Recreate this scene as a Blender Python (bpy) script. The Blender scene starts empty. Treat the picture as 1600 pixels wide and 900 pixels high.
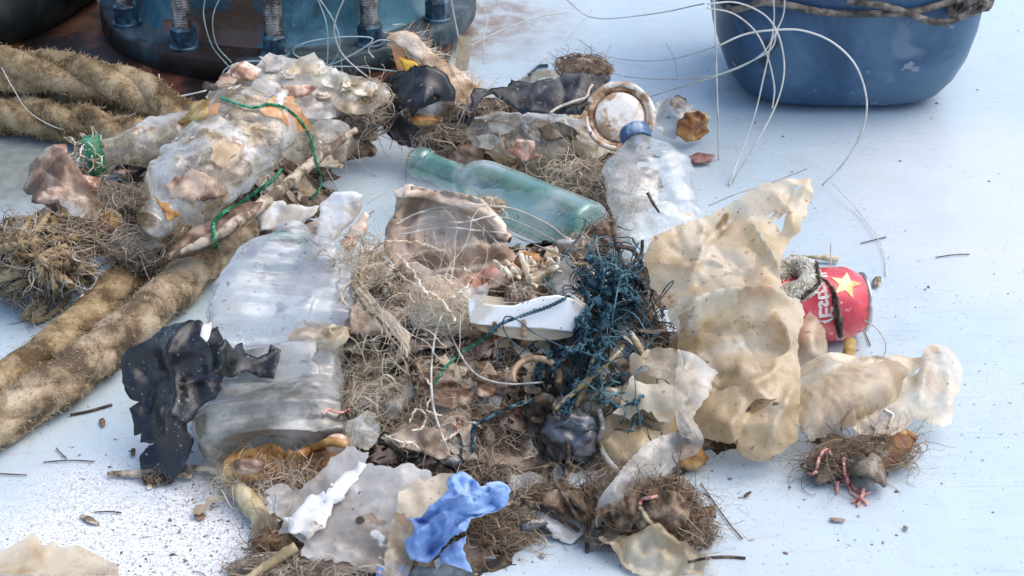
import bpy, math, random
import numpy as np
from mathutils import Vector, Matrix, geometry
R = math.radians
SC = bpy.context.scene
COL = SC.collection

# ------------------------------------------------------------------ camera, sky, sun, exposure
PITCH, CAM_D, FOC = R(30), 1.66, 57.4
CAM = np.array((0.0, -CAM_D*math.cos(PITCH), CAM_D*math.sin(PITCH)))
cd = bpy.data.cameras.new('camera'); cd.lens = FOC; cd.sensor_width = 36; cd.clip_end = 200; cd.clip_start = .05
cam = bpy.data.objects.new('camera', cd); COL.objects.link(cam)
cam.location = CAM; cam.rotation_euler = (math.pi/2-PITCH, 0, 0)
cd.dof.use_dof = True; cd.dof.focus_distance = 1.62; cd.dof.aperture_fstop = 18
SC.camera = cam
SUN_EL, SUN_AZ = R(60), R(82)          # azimuth clockwise from +Y
world = bpy.data.worlds.new('World'); SC.world = world; world.use_nodes = True
wn = world.node_tree; bg = wn.nodes['Background']
sky = wn.nodes.new('ShaderNodeTexSky'); sky.sky_type = 'NISHITA'; sky.sun_disc = False
sky.sun_elevation = SUN_EL; sky.sun_rotation = SUN_AZ; sky.air_density = 1.0; sky.dust_density = 2.0; sky.ozone_density = 1.0
wn.links.new(sky.outputs[0], bg.inputs[0]); bg.inputs[1].default_value = .15
ld = bpy.data.lights.new('sun', 'SUN'); ld.energy = 1.05; ld.angle = R(70); ld.color = (1, .90, .77)
sun = bpy.data.objects.new('sun', ld); COL.objects.link(sun)
sdir = Vector((math.sin(SUN_AZ)*math.cos(SUN_EL), math.cos(SUN_AZ)*math.cos(SUN_EL), math.sin(SUN_EL)))
sun.rotation_euler = sdir.to_track_quat('Z', 'Y').to_euler(); sun.location = (3, 3, 4)
vs = SC.view_settings; vs.view_transform = 'Standard'; vs.look = 'None'; vs.exposure = 1.0; vs.gamma = 1
SC.cycles.use_denoising = True
SC.cycles.max_bounces = 10; SC.cycles.transparent_max_bounces = 24; SC.cycles.caustics_reflective = False; SC.cycles.caustics_refractive = False
SC.cycles.sample_clamp_indirect = 6

# ------------------------------------------------------------------ photo geometry: from a picture point (1600 x 900) to the place
FW = np.array((0, math.cos(PITCH), -math.sin(PITCH))); UP = np.array((0, math.sin(PITCH), math.cos(PITCH))); RT = np.array((1., 0, 0))
def ray(px, py):
    k = 36/1600/FOC
    d = FW + (px-800)*k*RT + (450-py)*k*UP
    return d/np.linalg.norm(d)
def W(px, py, z=0.0):
    d = ray(px, py); return CAM + d*((z-CAM[2])/d[2])
def L(px, py, row):
    y = W(800, row)[1]; d = ray(px, py); return CAM + d*((y-CAM[1])/d[1])

# ------------------------------------------------------------------ noise
_rs = np.random.RandomState(7)
_perm = np.concatenate([_rs.permutation(256)]*3)
_grad = _rs.normal(size=(256, 3)); _grad /= np.linalg.norm(_grad, axis=1)[:, None]
def pn(p, seed=0):
    p = np.asarray(p, float) + seed*17.31
    i = np.floor(p).astype(int); f = p-i; i &= 255
    u = f*f*f*(f*(f*6-15)+10); out = 0
    for dx in (0, 1):
        for dy in (0, 1):
            for dz in (0, 1):
                h = _perm[_perm[_perm[(i[:, 0]+dx) & 255]+((i[:, 1]+dy) & 255)]+((i[:, 2]+dz) & 255)]
                g = (_grad[h]*(f-(dx, dy, dz))).sum(1)
                w = (u[:, 0] if dx else 1-u[:, 0])*(u[:, 1] if dy else 1-u[:, 1])*(u[:, 2] if dz else 1-u[:, 2])
                out = out + g*w
    return out*1.5
def fbm(p, o=4, seed=0):
    s = 0; a = 1; p = np.asarray(p, float)
    for k in range(o): s = s + a*pn(p*2**k, seed+k); a *= .5
    return s
def tin(uv, cell, seed, dirw=None, period=None):
    """flat facets meeting in sharp creases: heights on scattered points, straight between them"""
    r = np.random.RandomState(seed+7); lo, hi = uv.min(0)-cell*.6, uv.max(0)+cell*.6
    n = int(np.clip((hi-lo)[0]*(hi-lo)[1]/cell**2*1.1, 5, 420)); p = r.uniform(lo, hi, (n, 2)); h = r.normal(size=n)*.55
    if dirw is not None:
        c, s = math.cos(R(dirw)), math.sin(R(dirw)); h = .25*h+.6*np.sin((p[:, 0]*c+p[:, 1]*s)/cell*1.1+r.normal(size=n)*.5)
    if period: p = np.concatenate([p, p+(period, 0), p-(period, 0)]); h = np.tile(h, 3)
    p = np.concatenate([p, [lo-cell, (lo[0]-cell, hi[1]+cell), hi+cell, (hi[0]+cell, lo[1]-cell)]]); h = np.r_[h, 0, 0, 0, 0]
    v, e, f, ov, _, _ = geometry.delaunay_2d_cdt([Vector(q) for q in p], [], [], 0, 1e-9)
    v = np.array([tuple(q) for q in v]); hh = np.array([h[o[0]] if len(o) else 0 for o in ov]); out = np.zeros(len(uv))
    for t in f:
        a, b, c = v[t[0]], v[t[1]], v[t[2]]; mn, mx = v[list(t)].min(0), v[list(t)].max(0)
        k = np.nonzero((uv[:, 0] >= mn[0]) & (uv[:, 0] <= mx[0]) & (uv[:, 1] >= mn[1]) & (uv[:, 1] <= mx[1]))[0]
        if not len(k): continue
        d = (b[1]-c[1])*(a[0]-c[0])+(c[0]-b[0])*(a[1]-c[1]); q = uv[k]
        l1 = ((b[1]-c[1])*(q[:, 0]-c[0])+(c[0]-b[0])*(q[:, 1]-c[1]))/(d+1e-15); l2 = ((c[1]-a[1])*(q[:, 0]-c[0])+(a[0]-c[0])*(q[:, 1]-c[1]))/(d+1e-15)
        m = (l1 >= -1e-6) & (l2 >= -1e-6) & (l1+l2 <= 1+1e-6); out[k[m]] = (l1*hh[t[0]]+l2*hh[t[1]]+(1-l1-l2)*hh[t[2]])[m]
    return out
def crumple(uv, amp, scale, seed, dirw=None):
    """sharp creased relief of a crumpled sheet: straight folds that start and stop, and puckers, about -amp..amp"""
    r = np.random.RandomState(seed+91)
    q = np.c_[uv/scale, np.zeros(len(uv))]
    q = q + .16*np.c_[fbm(q*.7, 3, seed), fbm(q*.7, 3, seed+5), 0*q[:, 0]]
    t = np.zeros(len(uv)); a0 = r.uniform(0, math.pi)
    for o in range(6):
        for j in range(2):
            a = a0+j*1.2+o*.9+r.normal()*.3 if dirw is None else r.normal(R(dirw), .28)
            f = 1.0*1.6**o
            ph = (q[:, 0]*math.cos(a)+q[:, 1]*math.sin(a))*f+r.uniform(0, 2)+.22*pn(q*.6, seed+o)
            tri = np.abs(ph % 2-1)-.5
            mk = np.clip(.5+1.6*pn(q*.45+o*3, seed+20+2*o+j), 0, 1) if o else 1
            t = t+tri*mk*.62**o
    lo, hi = q.min(0), q.max(0)
    for k in range(max(2, int((hi-lo)[0]*(hi-lo)[1]*.5))):
        c = r.uniform(lo, hi); d = q-c; rr_ = np.hypot(d[:, 0], d[:, 1]); th = np.arctan2(d[:, 1], d[:, 0])+.3*pn(q, seed+k)
        t = t+(np.abs((th*r.choice([3, 4, 5])/math.pi+r.uniform(0, 2)) % 2-1)-.5)*rr_*np.exp(-rr_*1.5)*1.2
    cell = max(scale*.5, .012)
    return amp*(t*.38+tin(uv, cell, seed, dirw)*.62+tin(uv, cell*.42, seed+400, dirw)*.26)
# ------------------------------------------------------------------ meshes
def mesh(name, v, f, smooth=True):
    me = bpy.data.meshes.new(name)
    v = np.asarray(v, np.float32)
    if isinstance(f, np.ndarray) and f.ndim == 2:
        n, k = f.shape
        me.vertices.add(len(v)); me.vertices.foreach_set('co', v.ravel())
        me.loops.add(n*k); me.loops.foreach_set('vertex_index', f.ravel().astype(np.int32))
        me.polygons.add(n); me.polygons.foreach_set('loop_start', np.arange(0, n*k, k, dtype=np.int32))
        me.update(calc_edges=True)
    else:
        me.from_pydata(v.tolist(), [], [list(map(int, q)) for q in f])
    me.polygons.foreach_set('use_smooth', [smooth]*len(me.polygons)); me.update()
    return me
def obj(name, me, mat, parent=None, loc=(0, 0, 0)):
    o = bpy.data.objects.new(name, me); COL.objects.link(o); o.location = loc
    if mat: me.materials.append(mat)
    if parent: o.parent = parent
    return o
def tag(o, label, cat, group=None, kind=None):
    if label: o['label'] = label
    if cat: o['category'] = cat
    if group: o['group'] = group
    if kind: o['kind'] = kind
    return o
def thing(name, label, cat, loc=(0, 0, 0), group=None):
    o = bpy.data.objects.new(name, None); COL.objects.link(o); o.location = loc; o.empty_display_size = .02
    return tag(o, label, cat, group)
def stuff(o): o['kind'] = 'stuff'; return o
def join(parts):
    V = []; F = []; b = 0
    for v, f in parts:
        v = np.asarray(v, float); V.append(v)
        F += [[int(i)+b for i in q] for q in f]; b += len(v)
    return np.concatenate(V), F
def inpoly(p, poly):
    x, y = p[:, 0], p[:, 1]; c = np.zeros(len(p), bool); n = len(poly); j = n-1
    for i in range(n):
        xi, yi = poly[i]; xj, yj = poly[j]
        c ^= ((yi > y) != (yj > y)) & (x < (xj-xi)*(y-yi)/(yj-yi+1e-12)+xi); j = i
    return c
def densify(poly, step, rag, seed, closed=True):
    P = []; n = len(poly)
    for i in range(n if closed else n-1):
        a = np.array(poly[i], float); b = np.array(poly[(i+1) % n], float)
        m = max(1, int(round(np.linalg.norm(b-a)/step)))
        for k in range(m): P.append(a+(b-a)*k/m)
    P = np.array(P)
    if rag:
        q = np.c_[P/(step*6), np.full(len(P), seed*.7)]
        P = P + .6*rag*np.c_[fbm(q, 5, seed), fbm(q, 5, seed+9)]
        rn = np.random.RandomState(seed+3); c_ = P.mean(0)
        for i in rn.randint(0, len(P), max(2, len(P)//45)):          # little tears in the edge
            g = c_-P[i]; g = g/np.linalg.norm(g)*rag*rn.uniform(.4, 1.3)
            for o_, w_ in ((-1, .45), (0, 1.), (1, .35)): P[(i+o_) % len(P)] += g*w_
    return P
def fill(poly, holes, sp, seed):
    r = np.random.RandomState(seed)
    lo, hi = poly.min(0), poly.max(0)
    xs = np.arange(lo[0], hi[0], sp); ys = np.arange(lo[1], hi[1], sp*.87)
    g = np.array([(x+(sp/2 if j % 2 else 0), y) for j, y in enumerate(ys) for x in xs]); g = g + r.uniform(-.3, .3, g.shape)*sp
    g = g[inpoly(g, poly)]
    dm = np.full(len(g), 1e9)
    for lp in [poly]+list(holes):
        for i in range(0, len(lp)): dm = np.minimum(dm, ((g-lp[i])**2).sum(1))
    g = g[dm > (sp*.6)**2]
    for h in holes: g = g[~inpoly(g, h)]
    pts = [tuple(p) for p in poly]; ed = [(i, (i+1) % len(poly)) for i in range(len(poly))]
    for h in holes:
        b = len(pts); pts += [tuple(p) for p in h]; ed += [(b+i, b+(i+1) % len(h)) for i in range(len(h))]
    pts += [tuple(p) for p in g]
    vo, eo, fo, _, _, _ = geometry.delaunay_2d_cdt([Vector(p) for p in pts], ed, [], 0, 1e-7)
    v = np.array([tuple(p) for p in vo]); f = np.array([q for q in fo if len(q) == 3])
    c = v[f].mean(1); k = inpoly(c, poly)
    for h in holes: k &= ~inpoly(c, h)
    f = f[k]
    used = np.unique(f); mp = -np.ones(len(v), int); mp[used] = np.arange(len(used))
    return v[used], mp[f]
FILMS = {'tan_plastic', 'yellowed_film', 'cream_film', 'whitish_film', 'milky_film_strip', 'silted_bag_film', 'clear_plastic', 'sediment_clear_plastic', 'fogged_clear_plastic', 'grey_silt_clear_plastic', 'yellowed_foam', 'orange_film', 'grey_beige_film'}
def solid(o, th):
    if o.data.materials and o.data.materials[0].name in FILMS: return o      # film of a twentieth of a millimetre: one skin
    m = o.modifiers.new('thickness', 'SOLIDIFY'); m.thickness = th; m.offset = 0
    return o

def folds(v, n, amp, seed):
    """short sharp folds strewn over a sheet"""
    r = np.random.RandomState(seed+55); lo, hi = v.min(0), v.max(0); D_ = np.hypot(*(hi-lo)); d = np.zeros(len(v)); a0 = r.uniform(0, 3.14)
    for k in range(n):
        c = v[r.randint(len(v))]; a = a0+r.normal()*.7; L_ = D_*r.uniform(.18, .5); t = np.array((math.cos(a), math.sin(a))); q = v-c
        s_ = q@t; w = q@np.array((-t[1], t[0]))+s_**2/L_*r.normal()*.25; w_ = r.uniform(.0018, .005)
        d = d + r.choice([-1, 1])*amp*r.uniform(.12, .32)*np.exp(-np.abs(w)/w_)*np.clip(1.15-np.abs(s_)/L_, 0, .6)
    return d
def pxdown(poly): return max(poly, key=lambda p: p[1])
def sheet(name, poly, mat, anchor=None, z=.006, tilt=40, yaw=0, sp=.005, amp=.007, scale=.055, rag=.004, holes=(), bulge=None,
          th=.0004, seed=1, label=None, cat=None, group=None, parent=None, minz=.003, dirw=None, smooth=True, creases=(), k_amp=.5, rnd=9):
    """a thin sheet in a tilted plane of the place, cut to an outline, creased and given thickness"""
    ax, ay = anchor or pxdown(poly)
    A = W(ax, ay, z); ca, sa = math.cos(R(yaw)), math.sin(R(yaw)); t = R(tilt)
    n = np.array((sa*math.sin(t), -ca*math.sin(t), math.cos(t))); e1 = np.array((ca, sa, 0.)); e2 = np.cross(n, e1)
    def uv(p):
        d = ray(*p); X = CAM + d*(np.dot(A-CAM, n)/np.dot(d, n))-A; return (X@e1, X@e2)
    P = densify([uv(p) for p in poly], sp*.6, rag, seed)
    H = [densify([uv(p) for p in h], sp*.8, rag*.5, seed+3+i) for i, h in enumerate(holes)]
    v, f = fill(P, H, sp, seed)
    lo, hi = v.min(0), v.max(0); s = (v-lo)/(hi-lo)
    d = crumple(v, amp*k_amp, scale, seed, dirw)
    if bulge: d = d + bulge(s[:, 0], s[:, 1])
    d = d + folds(v, rnd, amp, seed)
    for line, dep, wid in creases:                       # a fold pressed or pinched along a line
        q = np.array([uv(p) for p in line]); q = catmull(q, 14); dm = np.full(len(v), 9.); tt = np.zeros(len(v))
        for i in range(13):
            ab = q[i+1]-q[i]; u_ = np.clip(((v-q[i])@ab)/(ab@ab), 0, 1); dd = np.linalg.norm(v-(q[i]+u_[:, None]*ab), axis=1)
            m_ = dd < dm; dm = np.where(m_, dd, dm); tt = np.where(m_, (i+u_)/13, tt)
        d = d + dep*np.exp(-dm/wid)*np.clip(np.minimum(tt, 1-tt)*5+.15, 0, 1)
    X = v[:, :1]*e1+v[:, 1:]*e2+d[:, None]*n
    zz = X[:, 2]+A[2]; low = zz < minz+.004
    zz = np.where(low, minz+.004*np.exp(np.clip((zz-minz-.004)/.02, -8, 0)), zz); X[:, 2] = zz-A[2]
    if parent is not None: X = X+A-np.array(parent.location); loc = (0, 0, 0)
    else: loc = A
    o = obj(name, mesh(name, X, f, smooth), mat, parent, loc)
    solid(o, th)
    if label or cat: tag(o, label, cat, group)
    return o

# ---- what already lies there, felt along a line of sight: things laid on top of the heap touch it
def upd(): bpy.context.view_layer.update(); return bpy.context.evaluated_depsgraph_get()
def hit(dg, px, py):
    d = ray(px, py); ok, loc, nor, *_ = SC.ray_cast(dg, Vector(CAM), Vector(d))
    return (np.array(loc)-CAM)@d if ok else (0-CAM[2])/d[2]
def drape_sheet(name, poly, mat, lift=.006, spx=7, amp=.005, scale=.05, rag=5, holes=(), th=.0004, seed=1, label=None, cat=None, group=None, parent=None, it=14, bulge=None, dirw=None):
    dg = upd()
    P = densify(poly, spx, rag, seed); H = [densify(h, spx*.8, rag*.5, seed+3) for h in holes]
    v, f = fill(P, H, spx, seed)
    t = np.array([hit(dg, *p) for p in v])
    E = np.concatenate([f[:, [0, 1]], f[:, [1, 2]], f[:, [2, 0]]]); E = np.concatenate([E, E[:, ::-1]])
    cnt = np.bincount(E[:, 0], minlength=len(v))
    for k in range(it):
        av = np.bincount(E[:, 0], t[E[:, 1]], len(v))/np.maximum(cnt, 1)
        t = np.minimum(t, av) if k < it*.7 else .5*(t+av)
    D = np.array([ray(*p) for p in v])
    m = v*.00065
    t = t-lift-np.abs(crumple(m, amp, scale, seed, dirw)*.7+folds(m, 8, amp, seed)+amp*.6)
    if bulge:
        lo, hi = v.min(0), v.max(0); s = (v-lo)/(hi-lo); t = t-bulge(s[:, 0], 1-s[:, 1])
    X = CAM+D*t[:, None]; X[:, 2] = np.maximum(X[:, 2], .002)
    A = X[np.argmin(X[:, 2])].copy()
    if parent is not None: A = np.array(parent.location)
    o = obj(name, mesh(name, X-A, f), mat, parent, (0, 0, 0) if parent is not None else A); solid(o, th)
    if label or cat: tag(o, label, cat, group)
    return o
def catmull(P, n):
    P = np.asarray(P, float); m = len(P)
    if m == 2: return P[0]+(P[1]-P[0])*np.linspace(0, 1, n)[:, None]
    Q = np.vstack([2*P[0]-P[1], P, 2*P[-1]-P[-2]]); out = []
    seg = np.r_[0, np.cumsum(np.linalg.norm(np.diff(P, axis=0), axis=1))]; ts = np.linspace(0, seg[-1], n)
    for t in ts:
        i = min(np.searchsorted(seg, t, 'right')-1, m-2); u = (t-seg[i])/max(seg[i+1]-seg[i], 1e-9)
        a, b, c, d = Q[i:i+4]
        out.append(.5*((2*b)+(c-a)*u+(2*a-5*b+4*c-d)*u*u+(3*b-a-3*c+d)*u**3))
    return np.array(out)
def drape(pxs, n=60, off=.002, taut=3, jit=0, seed=0):
    dg = upd(); q = catmull(np.array(pxs, float), n)
    if jit: q = q + jit*np.c_[fbm(np.c_[np.arange(n)*.25, np.zeros(n), np.zeros(n)], 3, seed), fbm(np.c_[np.arange(n)*.25, np.ones(n)*5, np.zeros(n)], 3, seed+4)]
    t = np.array([hit(dg, *p) for p in q])
    for k in range(taut):
        av = np.r_[t[0], (t[:-2]+t[1:-1]+t[2:])/3, t[-1]]; t = np.minimum(t, av)
    for k in range(2): t = np.r_[t[0], (t[:-2]+t[1:-1]+t[2:])/3, t[-1]]
    X = CAM+np.array([ray(*p) for p in q])*(t-off)[:, None]; X[:, 2] = np.maximum(X[:, 2], off*.6)
    return X
HAIR = .46
def tubes(P, rad, S=4):
    """P (N,n,3) -> verts, quads; rad scalar, (n,) or (N,n)"""
    P = np.asarray(P, float); N, n, _ = P.shape
    T = np.gradient(P, axis=1); T /= np.linalg.norm(T, axis=2, keepdims=True)+1e-12
    ref = np.tile(np.array((.31, .27, .91)), (N, n, 1)); a = np.cross(T, ref)
    bad = np.linalg.norm(a, axis=2) < .25; a[bad] = np.cross(T[bad], (.9, -.3, .1))
    a /= np.linalg.norm(a, axis=2, keepdims=True)+1e-12; b = np.cross(T, a)
    th = np.arange(S)/S*2*math.pi
    rad = np.broadcast_to(np.asarray(rad, float) if np.ndim(rad) != 1 else np.asarray(rad)[None, :], (N, n))
    V = P[:, :, None]+rad[:, :, None, None]*(a[:, :, None]*np.cos(th)[:, None]+b[:, :, None]*np.sin(th)[:, None])
    i = np.arange(N)[:, None, None]*n*S; j = np.arange(n-1)[None, :, None]*S; k = np.arange(S)[None, None]
    k2 = (k+1) % S
    F = np.stack([i+j+k, i+j+k2, i+j+S+k2, i+j+S+k], -1).reshape(-1, 4)
    return V.reshape(-1, 3), F
def tube1(path, rad, S=8, caps=True):
    """one tube along a path, parallel-transport frame, closed ends"""
    P = np.asarray(path, float); n = len(P); T = np.gradient(P, axis=0); T /= np.linalg.norm(T, axis=1)[:, None]+1e-12
    a = np.cross(T[0], (.2, .3, .93)); a /= np.linalg.norm(a); A = []
    for i in range(n):
        a = a-T[i]*(a@T[i]); a /= np.linalg.norm(a)+1e-12; A.append(a)
    A = np.array(A); B = np.cross(T, A); th = np.arange(S)/S*2*math.pi
    rad = np.broadcast_to(np.asarray(rad, float), (n,))
    V = (P[:, None]+rad[:, None, None]*(A[:, None]*np.cos(th)[:, None]+B[:, None]*np.sin(th)[:, None])).reshape(-1, 3)
    F = [[i*S+k, i*S+(k+1) % S, (i+1)*S+(k+1) % S, (i+1)*S+k] for i in range(n-1) for k in range(S)]
    if caps: F += [list(range(S))[::-1], list(range((n-1)*S, n*S))]
    return V, F, (P, T, A, B)
def tube_obj(name, path, rad, mat, label=None, cat=None, group=None, parent=None, S=6, loc=None):
    path = np.asarray(path); v, f, _ = tube1(path, rad, S)
    A = np.array(parent.location) if parent is not None else (path[np.argmin(path[:, 2])] if loc is None else np.array(loc))
    o = obj(name, mesh(name, v-A, f), mat, parent, (0, 0, 0) if parent is not None else A)
    if label or cat: tag(o, label, cat, group)
    return o
def wander(start, dirs, n, step, curl, seed, grav=0., center=None, pull=0., zmin=.0015, tether=0., shell=None):
    r = np.random.RandomState(seed); p = np.array(start, float); d = np.array(dirs, float); out = [p.copy()]
    cv = r.normal(size=d.shape)*curl
    for k in range(n-1):
        cv = .8*cv+.6*r.normal(size=d.shape)*curl
        d = d+cv; d[:, 2] -= grav
        if center is not None: d = d+pull*(np.asarray(center)-p)
        if tether: d = d+tether*(out[0]-p)
        d /= np.linalg.norm(d, axis=1)[:, None]+1e-9
        p = p+d*step
        if shell is not None: p = shell(p)
        p[:, 2] = np.maximum(p[:, 2], zmin); out.append(p.copy())
    return np.stack(out, 1)
def lump(rad, seed, amp=.3, freq=1.6, sub=3, sharp=False):
    import bmesh
    bm = bmesh.new(); bmesh.ops.create_icosphere(bm, subdivisions=sub, radius=1)
    v = np.array([q.co[:] for q in bm.verts]); f = np.array([[q.index for q in p.verts] for p in bm.faces]); bm.free()
    nz = fbm(v*freq, 4, seed)
    if sharp: nz = .6-2*np.abs(nz)
    return v*(1+amp*nz)[:, None]*np.asarray(rad), f
def ribbon(name, path, width, mat, twist=0., seed=1, amp=.003, th=.0006, hint=(0, -.7, .7), label=None, cat=None, group=None, parent=None, m=9, n=70, scale=.03, cup=0.):
    P = catmull(path, n); T = np.gradient(P, axis=0); T /= np.linalg.norm(T, axis=1)[:, None]
    wd = np.interp(np.linspace(0, 1, n), np.linspace(0, 1, len(width)), width) if np.ndim(width) else np.full(n, width)
    tw = np.interp(np.linspace(0, 1, n), np.linspace(0, 1, len(twist)), twist) if np.ndim(twist) else np.full(n, twist)
    h = np.asarray(hint, float); S = np.cross(T, h); S /= np.linalg.norm(S, axis=1)[:, None]+1e-9; Nn = np.cross(S, T)
    c, s = np.cos(np.radians(tw))[:, None], np.sin(np.radians(tw))[:, None]; S2 = S*c+Nn*s; N2 = Nn*c-S*s
    w = np.linspace(-.5, .5, m)
    uv = np.array([(i*np.linalg.norm(P[-1]-P[0])/n*1.3, wd[i]*x) for i in range(n) for x in w])
    d = crumple(uv, amp, scale, seed, 90).reshape(n, m)+cup*(wd[:, None]*(.25-w[None]**2))
    jag = .12*fbm(np.c_[np.arange(n)*.35, np.zeros(n), np.zeros(n)], 3, seed)
    V = P[:, None]+S2[:, None]*(wd[:, None, None]*(w[None, :, None]*(1+jag[:, None, None])))+N2[:, None]*d[:, :, None]
    V = V.reshape(-1, 3); V[:, 2] = np.maximum(V[:, 2], .002)
    F = np.array([(i*m+j, i*m+j+1, (i+1)*m+j+1, (i+1)*m+j) for i in range(n-1) for j in range(m-1)])
    A = np.array(parent.location) if parent is not None else P[np.argmin(P[:, 2])]
    o = obj(name, mesh(name, V-A, F), mat, parent, (0, 0, 0) if parent is not None else A); solid(o, th)
    if label or cat: tag(o, label, cat, group)
    return o
def lathe(prof, S=40):
    prof = np.asarray(prof, float); n = len(prof); th = np.arange(S)/S*2*math.pi
    V = np.stack([prof[:, None, 0]*np.cos(th), prof[:, None, 0]*np.sin(th), np.repeat(prof[:, 1:2], S, 1)], -1).reshape(-1, 3)
    F = [[i*S+k, i*S+(k+1) % S, (i+1)*S+(k+1) % S, (i+1)*S+k] for i in range(n-1) for k in range(S)]
    return V, F
def resample(prof, n):
    return catmull_lin(np.asarray(prof, float), n)
def catmull_lin(P, n):
    s = np.r_[0, np.cumsum(np.linalg.norm(np.diff(P, axis=0), axis=1))]; t = np.linspace(0, s[-1], n)
    return np.c_[np.interp(t, s, P[:, 0]), np.interp(t, s, P[:, 1])]
def axis_matrix(p0, p1, face=(0, -.5, .86)):
    z = np.asarray(p1)-np.asarray(p0); z = z/np.linalg.norm(z); x = np.cross(np.asarray(face), z); x /= np.linalg.norm(x); y = np.cross(z, x)
    return np.stack([x, y, z], 1)          # columns; local +Y looks along 'face'

# ------------------------------------------------------------------ materials
class NT:
    def __init__(s, name):
        s.m = bpy.data.materials.new(name); s.m.use_nodes = True; s.t = s.m.node_tree; s.t.nodes.clear()
        s.out = s.n('ShaderNodeOutputMaterial'); s.tc = s.n('ShaderNodeTexCoord').outputs['Object']
    def n(s, ty, **k):
        x = s.t.nodes.new(ty)
        for a, b in k.items(): setattr(x, a, b)
        return x
    def l(s, a, b): s.t.links.new(a, b)
    def put(s, sock, v):
        if hasattr(v, 'is_output'): s.l(v, sock)
        else: sock.default_value = v if not (isinstance(v, tuple) and len(v) == 3 and sock.type == 'RGBA') else (*v, 1)
    def noise(s, scale, detail=5, rough=.6, vec=None, dist=0.):
        x = s.n('ShaderNodeTexNoise'); x.inputs['Scale'].default_value = scale; x.inputs['Detail'].default_value = detail
        x.inputs['Roughness'].default_value = rough; x.inputs['Distortion'].default_value = dist; s.l(vec or s.tc, x.inputs['Vector']); return x.outputs['Fac']
    def ramp(s, fac, stops, interp='LINEAR'):
        x = s.n('ShaderNodeValToRGB'); e = x.color_ramp.elements; x.color_ramp.interpolation = interp
        while len(e) > len(stops): e.remove(e[-1])
        while len(e) < len(stops): e.new(.5)
        for q, (p, c) in zip(e, stops): q.position = p; q.color = (*c, 1) if not np.isscalar(c) else (c, c, c, 1)
        s.l(fac, x.inputs[0]); return x.outputs[0]
    def mr(s, v, a, b, c=0., d=1.):
        x = s.n('ShaderNodeMapRange'); x.interpolation_type = 'SMOOTHSTEP'; s.put(x.inputs[0], v)
        for k, q in zip((1, 2, 3, 4), (a, b, c, d)): x.inputs[k].default_value = q
        return x.outputs[0]
    def math(s, op, a, b=0.):
        x = s.n('ShaderNodeMath', operation=op); x.use_clamp = False; s.put(x.inputs[0], a); s.put(x.inputs[1], b); return x.outputs[0]
    def mix(s, f, a, b):
        x = s.n('ShaderNodeMix', data_type='RGBA'); s.put(x.inputs[0], f); s.put(x.inputs[6], a); s.put(x.inputs[7], b); return x.outputs[2]
    def scalev(s, sc, rot=(0, 0, 0)):
        x = s.n('ShaderNodeMapping'); x.inputs['Scale'].default_value = sc; x.inputs['Rotation'].default_value = rot; s.l(s.tc, x.inputs[0]); return x.outputs[0]
    def bump(s, h, strength=.4, dist=.002, nrm=None):
        x = s.n('ShaderNodeBump'); x.inputs['Strength'].default_value = strength; x.inputs['Distance'].default_value = dist; s.l(h, x.inputs['Height'])
        if nrm: s.l(nrm, x.inputs['Normal'])
        return x.outputs[0]
    def prin(s, col, rough=.5, spec=.5, nrm=None, metal=0., coat=0., sheen=0.):
        x = s.n('ShaderNodeBsdfPrincipled'); s.put(x.inputs['Base Color'], col); s.put(x.inputs['Roughness'], rough); s.put(x.inputs['Specular IOR Level'], spec)
        s.put(x.inputs['Metallic'], metal); x.inputs['Coat Weight'].default_value = coat; x.inputs['Sheen Weight'].default_value = sheen
        if nrm: s.l(nrm, x.inputs['Normal'])
        return x.outputs[0]
    def mixs(s, f, a, b):
        x = s.n('ShaderNodeMixShader'); s.put(x.inputs[0], f); s.l(a, x.inputs[1]); s.l(b, x.inputs[2]); return x.outputs[0]
    def end(s, sh): s.l(sh, s.out.inputs[0]); return s.m
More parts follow.
